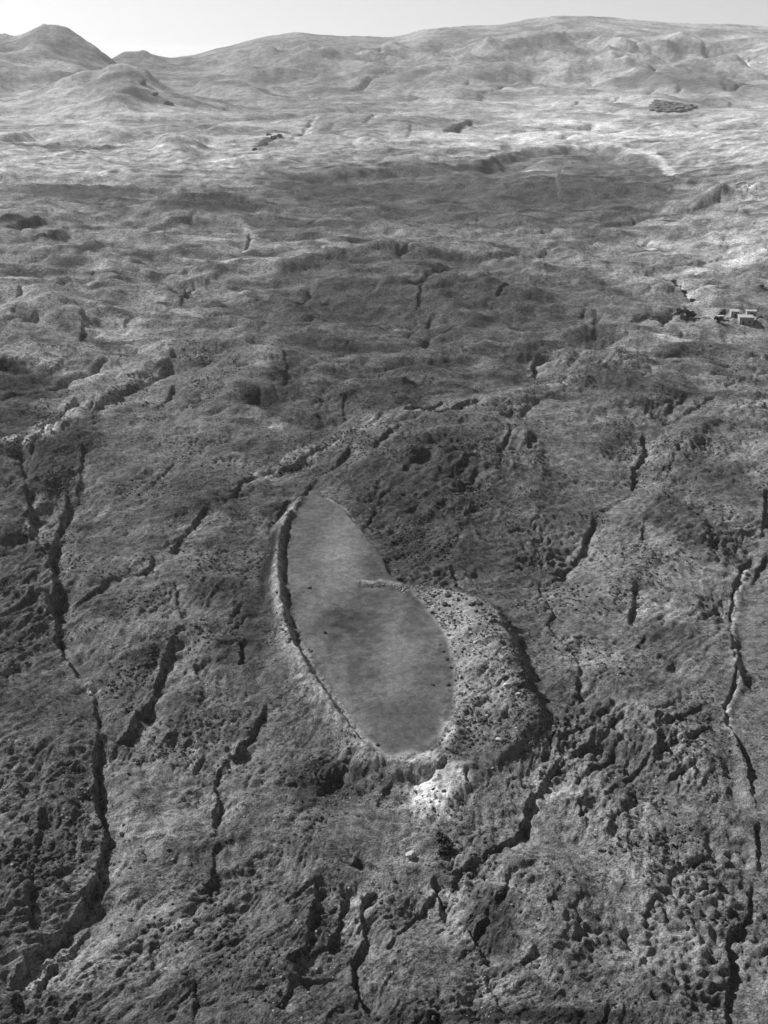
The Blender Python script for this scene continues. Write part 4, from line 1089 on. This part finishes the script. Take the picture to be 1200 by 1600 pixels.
def scatter(name, n, sampler, size, mat, squash, label, cat, facets=IF, verts=IV):
    variants = [rock_variant(1200 + k, verts) for k in range(6)]
    V_, F_ = [], []
    cnt = 0
    nv = len(verts)
    pts = sampler(n)
    for (x, y) in pts:
        s = random.uniform(*size) * (random.random() ** .5 * .7 + .5)
        a = random.uniform(0, 6.28)
        c, si = math.cos(a), math.sin(a)
        v = variants[random.randrange(6)]
        q = np.empty_like(v)
        q[:, 0] = (v[:, 0] * c - v[:, 1] * si) * s + x
        q[:, 1] = (v[:, 0] * si + v[:, 1] * c) * s + y
        q[:, 2] = v[:, 2] * s * squash + ground_z(x, y) + .15 * s
        V_.append(q); F_.append(facets + cnt * nv); cnt += 1
    me = mesh_from(name, np.vstack(V_), np.vstack(F_), mat, False)
    o = bpy.data.objects.new(name, me)
    col.objects.link(o)
    tag(o, label, cat, kind='stuff')


def by_rough(n, lo, hi, ymax=650, seed=1):
    r = np.random.default_rng(seed)
    idx = near_i[(Y[near_i] < ymax) & (Y[near_i] > 95)]
    cl = fbm(X[idx], Y[idx], 22, 3, 610 + seed)
    w = np.clip(rough[idx] - lo, 0, hi) * sstep(-0.05, .45, cl) * (1 - floor_m[idx])
    # grid cells differ in ground area
    w = w * np.gradient(rowsY)[idx // NC] * halfwidth(Y[idx]) * (np.abs(sc_[idx % NC]) < 1.14)
    w /= w.sum()
    ch = r.choice(idx, n, p=w)
    return np.stack([X[ch] + r.normal(size=n) * .3, Y[ch] + r.normal(size=n) * .3], 1)


scatter('scrub', 19000, lambda n: by_rough(n, .35, 1.6, 560, 1), (.16, .6), MAT_SHRUB, .75, 'low dark scrub and tussocks scattered over the rough slopes', 'scrub')
scatter('rubble', 2500, lambda n: by_rough(n, .5, 1.6, 480, 2), (.14, .34), MAT_RUBBLE, .7, 'pale loose rubble strewn over the rough slopes', 'rubble')



def on_rim(n):
    r = np.random.default_rng(5)
    idx = np.nonzero((rim_m > .6) & (Y > at(700, 1195)[1]))[0]
    cl = sstep(-.25, .4, fbm(X[idx], Y[idx], 9, 3, 640))
    w = cl * np.gradient(rowsY)[idx // NC] * halfwidth(Y[idx])
    ch = r.choice(idx, n, p=w / w.sum())
    return np.stack([X[ch] + r.normal(size=n) * .2, Y[ch] + r.normal(size=n) * .2], 1)


def along_step(n):
    W_ = spline(world_path([(558, 915), (578, 919), (604, 919), (624, 924), (636, 934)]), 8)
    r = np.random.default_rng(6)
    k = r.integers(0, len(W_), n)
    return W_[k] + r.normal(size=(n, 2)) * np.array([.5, .45])


scatter('stony_debris', 1500, on_rim, (.12, .36), MAT_BOULDER_DARK, .8, 'small dark stony debris strewn over the broad right bank', 'debris')
scatter('broken_stone', 55, along_step, (.15, .45), MAT_RUBBLE, .8, 'broken pale stone lying along the step across the floor', 'debris')

# ------------------------------------------------------------------ bushes, trees


def leaf_cloud(n, rx, ry, rz, leaf, seed, zc=0.0, lobes=5):
    r = np.random.default_rng(seed)
    cen = r.normal(size=(lobes, 3)) * np.array([rx, ry, rz]) * .45
    V_, F_ = [], []
    for k in range(n):
        c = cen[r.integers(lobes)]
        d = r.normal(size=3); d /= np.linalg.norm(d)
        p = c + d * np.array([rx, ry, rz]) * .55 * (.55 + .45 * r.random())
        p[2] = max(p[2], -rz) + zc
        a = r.normal(size=3); a /= np.linalg.norm(a)
        b = np.cross(a, r.normal(size=3)); b /= np.linalg.norm(b)
        s = leaf * (.6 + .8 * r.random())
        i0 = len(V_)
        V_ += [p + a * s, p + b * s * .7, p - a * s, p - b * s * .7]
        F_.append((i0, i0 + 1, i0 + 2, i0 + 3))
    return np.array(V_), np.array(F_)


def tree(name, px, py, h, w, seed, label, cat='tree', group=None):
    x, y, z = put(px, py)
    root = bpy.data.objects.new(name, None)
    col.objects.link(root)
    root.location = (x, y, z)
    tag(root, label, cat, group)
    v, f = leaf_cloud(420, w, w, h * .42, .42, seed, h * .58, 7)
    o = bpy.data.objects.new('crown', mesh_from('crown', v, f, MAT_LEAF, False)); col.objects.link(o); o.parent = root
    # tapered trunk with two limbs
    V_, F_ = [], []

    def limb(p0, p1, r0, r1):
        p0 = np.array(p0, float); p1 = np.array(p1, float)
        d = p1 - p0; d /= np.linalg.norm(d)
        s = np.cross(d, [1, .3, .2]); s /= np.linalg.norm(s); t = np.cross(d, s)
        b = len(V_)
        for p, r in ((p0, r0), (p1, r1)):
            for k in range(6):
                a = k * math.pi / 3
                V_.append(p + r * (math.cos(a) * s + math.sin(a) * t))
        for k in range(6):
            F_.append((b + k, b + (k + 1) % 6, b + 6 + (k + 1) % 6, b + 6 + k))
    limb((0, 0, -.3), (0.1, 0, h * .45), w * .09, w * .06)
    limb((0.1, 0, h * .42), (w * .4, .1, h * .72), w * .05, w * .02)
    limb((0.1, 0, h * .42), (-w * .35, .2, h * .75), w * .05, w * .02)
    o = bpy.data.objects.new('trunk', mesh_from('trunk', np.array(V_), np.array(F_), MAT_BARK, True)); col.objects.link(o); o.parent = root
    return root


tree('tree', 1064, 496, 4.6, 2.6, 31, 'dark leafy tree at the left end of the grove left of the houses', group='trees beside the houses')
tree('tree', 1072, 496, 5.2, 2.8, 32, 'tallest dark tree in the middle of the grove left of the houses', group='trees beside the houses')
tree('tree', 1081, 497, 3.6, 2.0, 33, 'small dark tree at the right end of the grove left of the houses', group='trees beside the houses')
tree('tree', 1128, 499, 4.8, 2.2, 34, 'dark leafy tree standing between the grove and the houses', group='trees beside the houses')
tree('tree', 1121, 502, 3.8, 1.7, 35, 'low dark tree just left of the lone tree near the houses', group='trees beside the houses')


def bush(px, py, s, seed, label, group):
    x, y, z = put(px, py)
    v, f = leaf_cloud(160, s, s, s * .7, s * .2, seed, s * .55, 4)
    o = bpy.data.objects.new('bush', mesh_from('bush', v, f, MAT_LEAF, False)); col.objects.link(o)
    o.location = (x, y, z)
    tag(o, label, 'bush', group)


bush(1053, 447, 1.8, 41, 'dark bush at the top of the gully above the houses', 'bushes in the gully above the houses')
bush(1069, 458, 2.0, 42, 'dark bush halfway down the gully above the houses', 'bushes in the gully above the houses')
bush(1081, 471, 2.2, 43, 'dark bush at the foot of the gully nearest the houses', 'bushes in the gully above the houses')
bush(1189, 448, 1.8, 44, 'lone dark bush on the pale slope above the houses', 'bushes in the gully above the houses')
bush(625, 908, 1.2, 45, 'dark round bush at the right end of the step across the floor', 'bushes by the formation')
bush(690, 1318, 1.9, 46, 'dark bush in the hollow below the pale patch', 'bushes by the formation')
bush(703, 1330, 1.7, 47, 'dark bush at the lower end of the hollow below the pale patch', 'bushes by the formation')

# far grove on the pale plain
GP = np.array([(1015, 168), (1020, 158), (1032, 153), (1060, 154), (1075, 160), (1094, 166), (1080, 171), (1058, 176), (1018, 175)], float)
gx, gy, gz = put(1052, 170)
V_, F_ = [], []
cnt = 0
rg = np.random.default_rng(77)


def inside(P, x, y):
    r = False
    for a, b in zip(P, np.roll(P, -1, 0)):
        if (a[1] > y) != (b[1] > y) and x < (b[0] - a[0]) * (y - a[1]) / (b[1] - a[1]) + a[0]:
            r = not r
    return r


tries = 0
while cnt < 900:
    tries += 1
    if tries > 60000:
        break
    x = gx + rg.uniform(-95, 95); y = gy + rg.uniform(-300, 300)
    dz_ = ground_z(x, y) - CAM_H
    dp_ = y * cp - dz_ * sp
    if not inside(GP, 600 + F * x / dp_, 800 - F * (y * sp + dz_ * cp) / dp_):
        continue
    s = rg.uniform(4.0, 6.5)
    q = IV2 * np.array([s, s, s * .3]) * (1 + .1 * rg.normal(size=(len(IV2), 1)))
    V_.append(q + np.array([x, y, ground_z(x, y) + s * .4])); F_.append(IF2 + cnt * len(IV2)); cnt += 1
o = bpy.data.objects.new('grove', mesh_from('grove', np.vstack(V_), np.vstack(F_), MAT_WOODS, True)); col.objects.link(o)
tag(o, 'dark lens-shaped grove on the far pale plain', 'grove', kind='stuff')

# ------------------------------------------------------------------ houses


def box(name, x0, x1, y0, y1, z0, z1, mat, parent, bev=.06):
    import bmesh
    bm = bmesh.new()
    bmesh.ops.create_cube(bm, size=1)
    for v in bm.verts:
        v.co.x = x0 if v.co.x < 0 else x1
        v.co.y = y0 if v.co.y < 0 else y1
        v.co.z = z0 if v.co.z < 0 else z1
    bmesh.ops.bevel(bm, geom=bm.edges[:], offset=bev, segments=1, affect='EDGES')
    me = bpy.data.meshes.new(name); bm.to_mesh(me); bm.free()
    me.materials.append(mat)
    o = bpy.data.objects.new(name, me); col.objects.link(o); o.parent = parent
    return o


def house(px, py, w, d, h, rz, label, openings):
    x, y, z = put(px, py)
    root = bpy.data.objects.new('house', None)
    col.objects.link(root)
    root.location = (x, y, z); root.rotation_euler = (0, 0, rz)
    tag(root, label, 'house', 'flat-roofed houses at the right edge')
    hw = w / 2
    # walls around the openings, built from piers and lintels so that doors and windows are real recesses
    t = .45
    box('wall', -hw, -hw + t, 0, d, -1.5, h, MAT_PLASTER, root)
    box('wall', hw - t, hw, 0, d, -1.5, h, MAT_PLASTER, root)
    box('wall', -hw + t + .003, hw - t - .003, d - t, d - .003, -1.5, h - .004, MAT_PLASTER, root)
    xs_ = sorted(openings, key=lambda q: q[0])
    cur = -hw + t + .003
    for (cx, ow, zb, zt, nm) in xs_:
        box('wall', cur, cx - ow / 2, .003, t, -1.5, h - .004, MAT_PLASTER, root)
        box('wall', cx - ow / 2 + .002, cx + ow / 2 - .002, .006, t - .003, zt, h - .006, MAT_PLASTER, root)
        if zb > 0:
            box('wall', cx - ow / 2 + .002, cx + ow / 2 - .002, .006, t - .003, -1.5, zb, MAT_PLASTER, root)
        box(nm, cx - ow / 2 + .004, cx + ow / 2 - .004, t - .16, t - .08, max(zb, -.2) + .002, zt - .002, MAT_WOOD, root, .01)
        cur = cx + ow / 2
    box('wall', cur, hw - t - .003, .003, t, -1.5, h - .004, MAT_PLASTER, root)
    box('roof', -hw - .35, hw + .35, -.35, d + .35, h + .002, h + .42, MAT_ROOF, root, .1)


house(1166, 508, 7.6, 7.0, 3.9, math.radians(-8), 'nearest flat-roofed house with dark shaded front and pale left wall', [(-1.6, 1.1, 0, 2.1, 'door'), (1.6, 1.0, 1.0, 2.1, 'window')])
house(1174, 494.5, 5.2, 4.0, 2.6, math.radians(-8), 'low flat-roofed house behind the nearest house with dark front', [(0, 1.1, 0, 2.0, 'door')])
house(1148, 496, 4.2, 6.0, 3.2, math.radians(-8), 'small pale flat-roofed house at the left end of the row', [(0.4, 1.1, 0, 2.0, 'door')])


house(1077, 493, 3.2, 3.0, 2.3, math.radians(-12), 'tiny pale hut at the right end of the dark grove', [(0, .9, 0, 1.8, 'door')])
house(1126.5, 503, 3.0, 2.6, 1.9, math.radians(-5), 'tiny low pale hut at the foot of the lone dark trees', [(0, .9, 0, 1.6, 'door')])


def dry_wall(pxs, h, label):
    pts = [put(*p) for p in pxs]
    root = bpy.data.objects.new('field_wall', None)
    col.objects.link(root)
    root.location = pts[0]
    V_, F_ = [], []
    tag(root, label, 'wall', 'low stone walls by the houses')
    cnt = 0
    for a, b in zip(pts[:-1], pts[1:]):
        n = int(math.hypot(b[0] - a[0], b[1] - a[1]) / .55) + 1
        for k in range(n):
            for lay in range(2):
                f_ = (k + random.random() * .4) / n
                x = a[0] + (b[0] - a[0]) * f_; y = a[1] + (b[1] - a[1]) * f_
                q = rock_variant(random.randrange(20) + 1500, IV) * np.array([.42, .36, .36]) * random.uniform(.85, 1.25)
                q = q + np.array([x, y, ground_z(x, y) + .2 + lay * h * .5]) - np.array(pts[0])
                V_.append(q); F_.append(IF + cnt * 12); cnt += 1
    o = bpy.data.objects.new('stonework', mesh_from('stonework', np.vstack(V_), np.vstack(F_), MAT_WALLSTONE, False)); col.objects.link(o); o.parent = root
    o['kind'] = 'stuff'


dry_wall([(985, 500), (1020, 496), (1056, 491)], 1.1, 'low dark field wall running left from the grove')
dry_wall([(1182, 499), (1200, 499), (1215, 499)], 1.1, 'low dark field wall right of the nearest house')

# ------------------------------------------------------------------ air
zmin = float(Z.min()); zmax = float(Z.max())
import bmesh
bm = bmesh.new()
bmesh.ops.create_cube(bm, size=1)
for v in bm.verts:
    v.co.x = -16000 if v.co.x < 0 else 16000
    v.co.y = -300 if v.co.y < 0 else 27000
    v.co.z = zmin - 1.5 if v.co.z < 0 else max(zmax, CAM_H) + 15
me = bpy.data.meshes.new('haze'); bm.to_mesh(me); bm.free()
mh = bpy.data.materials.new('haze'); mh.use_nodes = True
nt = mh.node_tree; nt.nodes.clear()
out = nt.nodes.new('ShaderNodeOutputMaterial')
pv = nt.nodes.new('ShaderNodeVolumePrincipled')
pv.inputs['Color'].default_value = (.95, .95, .95, 1)
pv.inputs['Density'].default_value = 3.6e-5
pv.inputs['Anisotropy'].default_value = 0.2
nt.links.new(pv.outputs[0], out.inputs['Volume'])
me.materials.append(mh)
hz = bpy.data.objects.new('haze', me); col.objects.link(hz)
tag(hz, 'thin pale haze over the whole valley', 'haze', kind='stuff')
print('TRIS ground', len(quads) * 2, 'z', zmin, zmax, 'rows', NR)
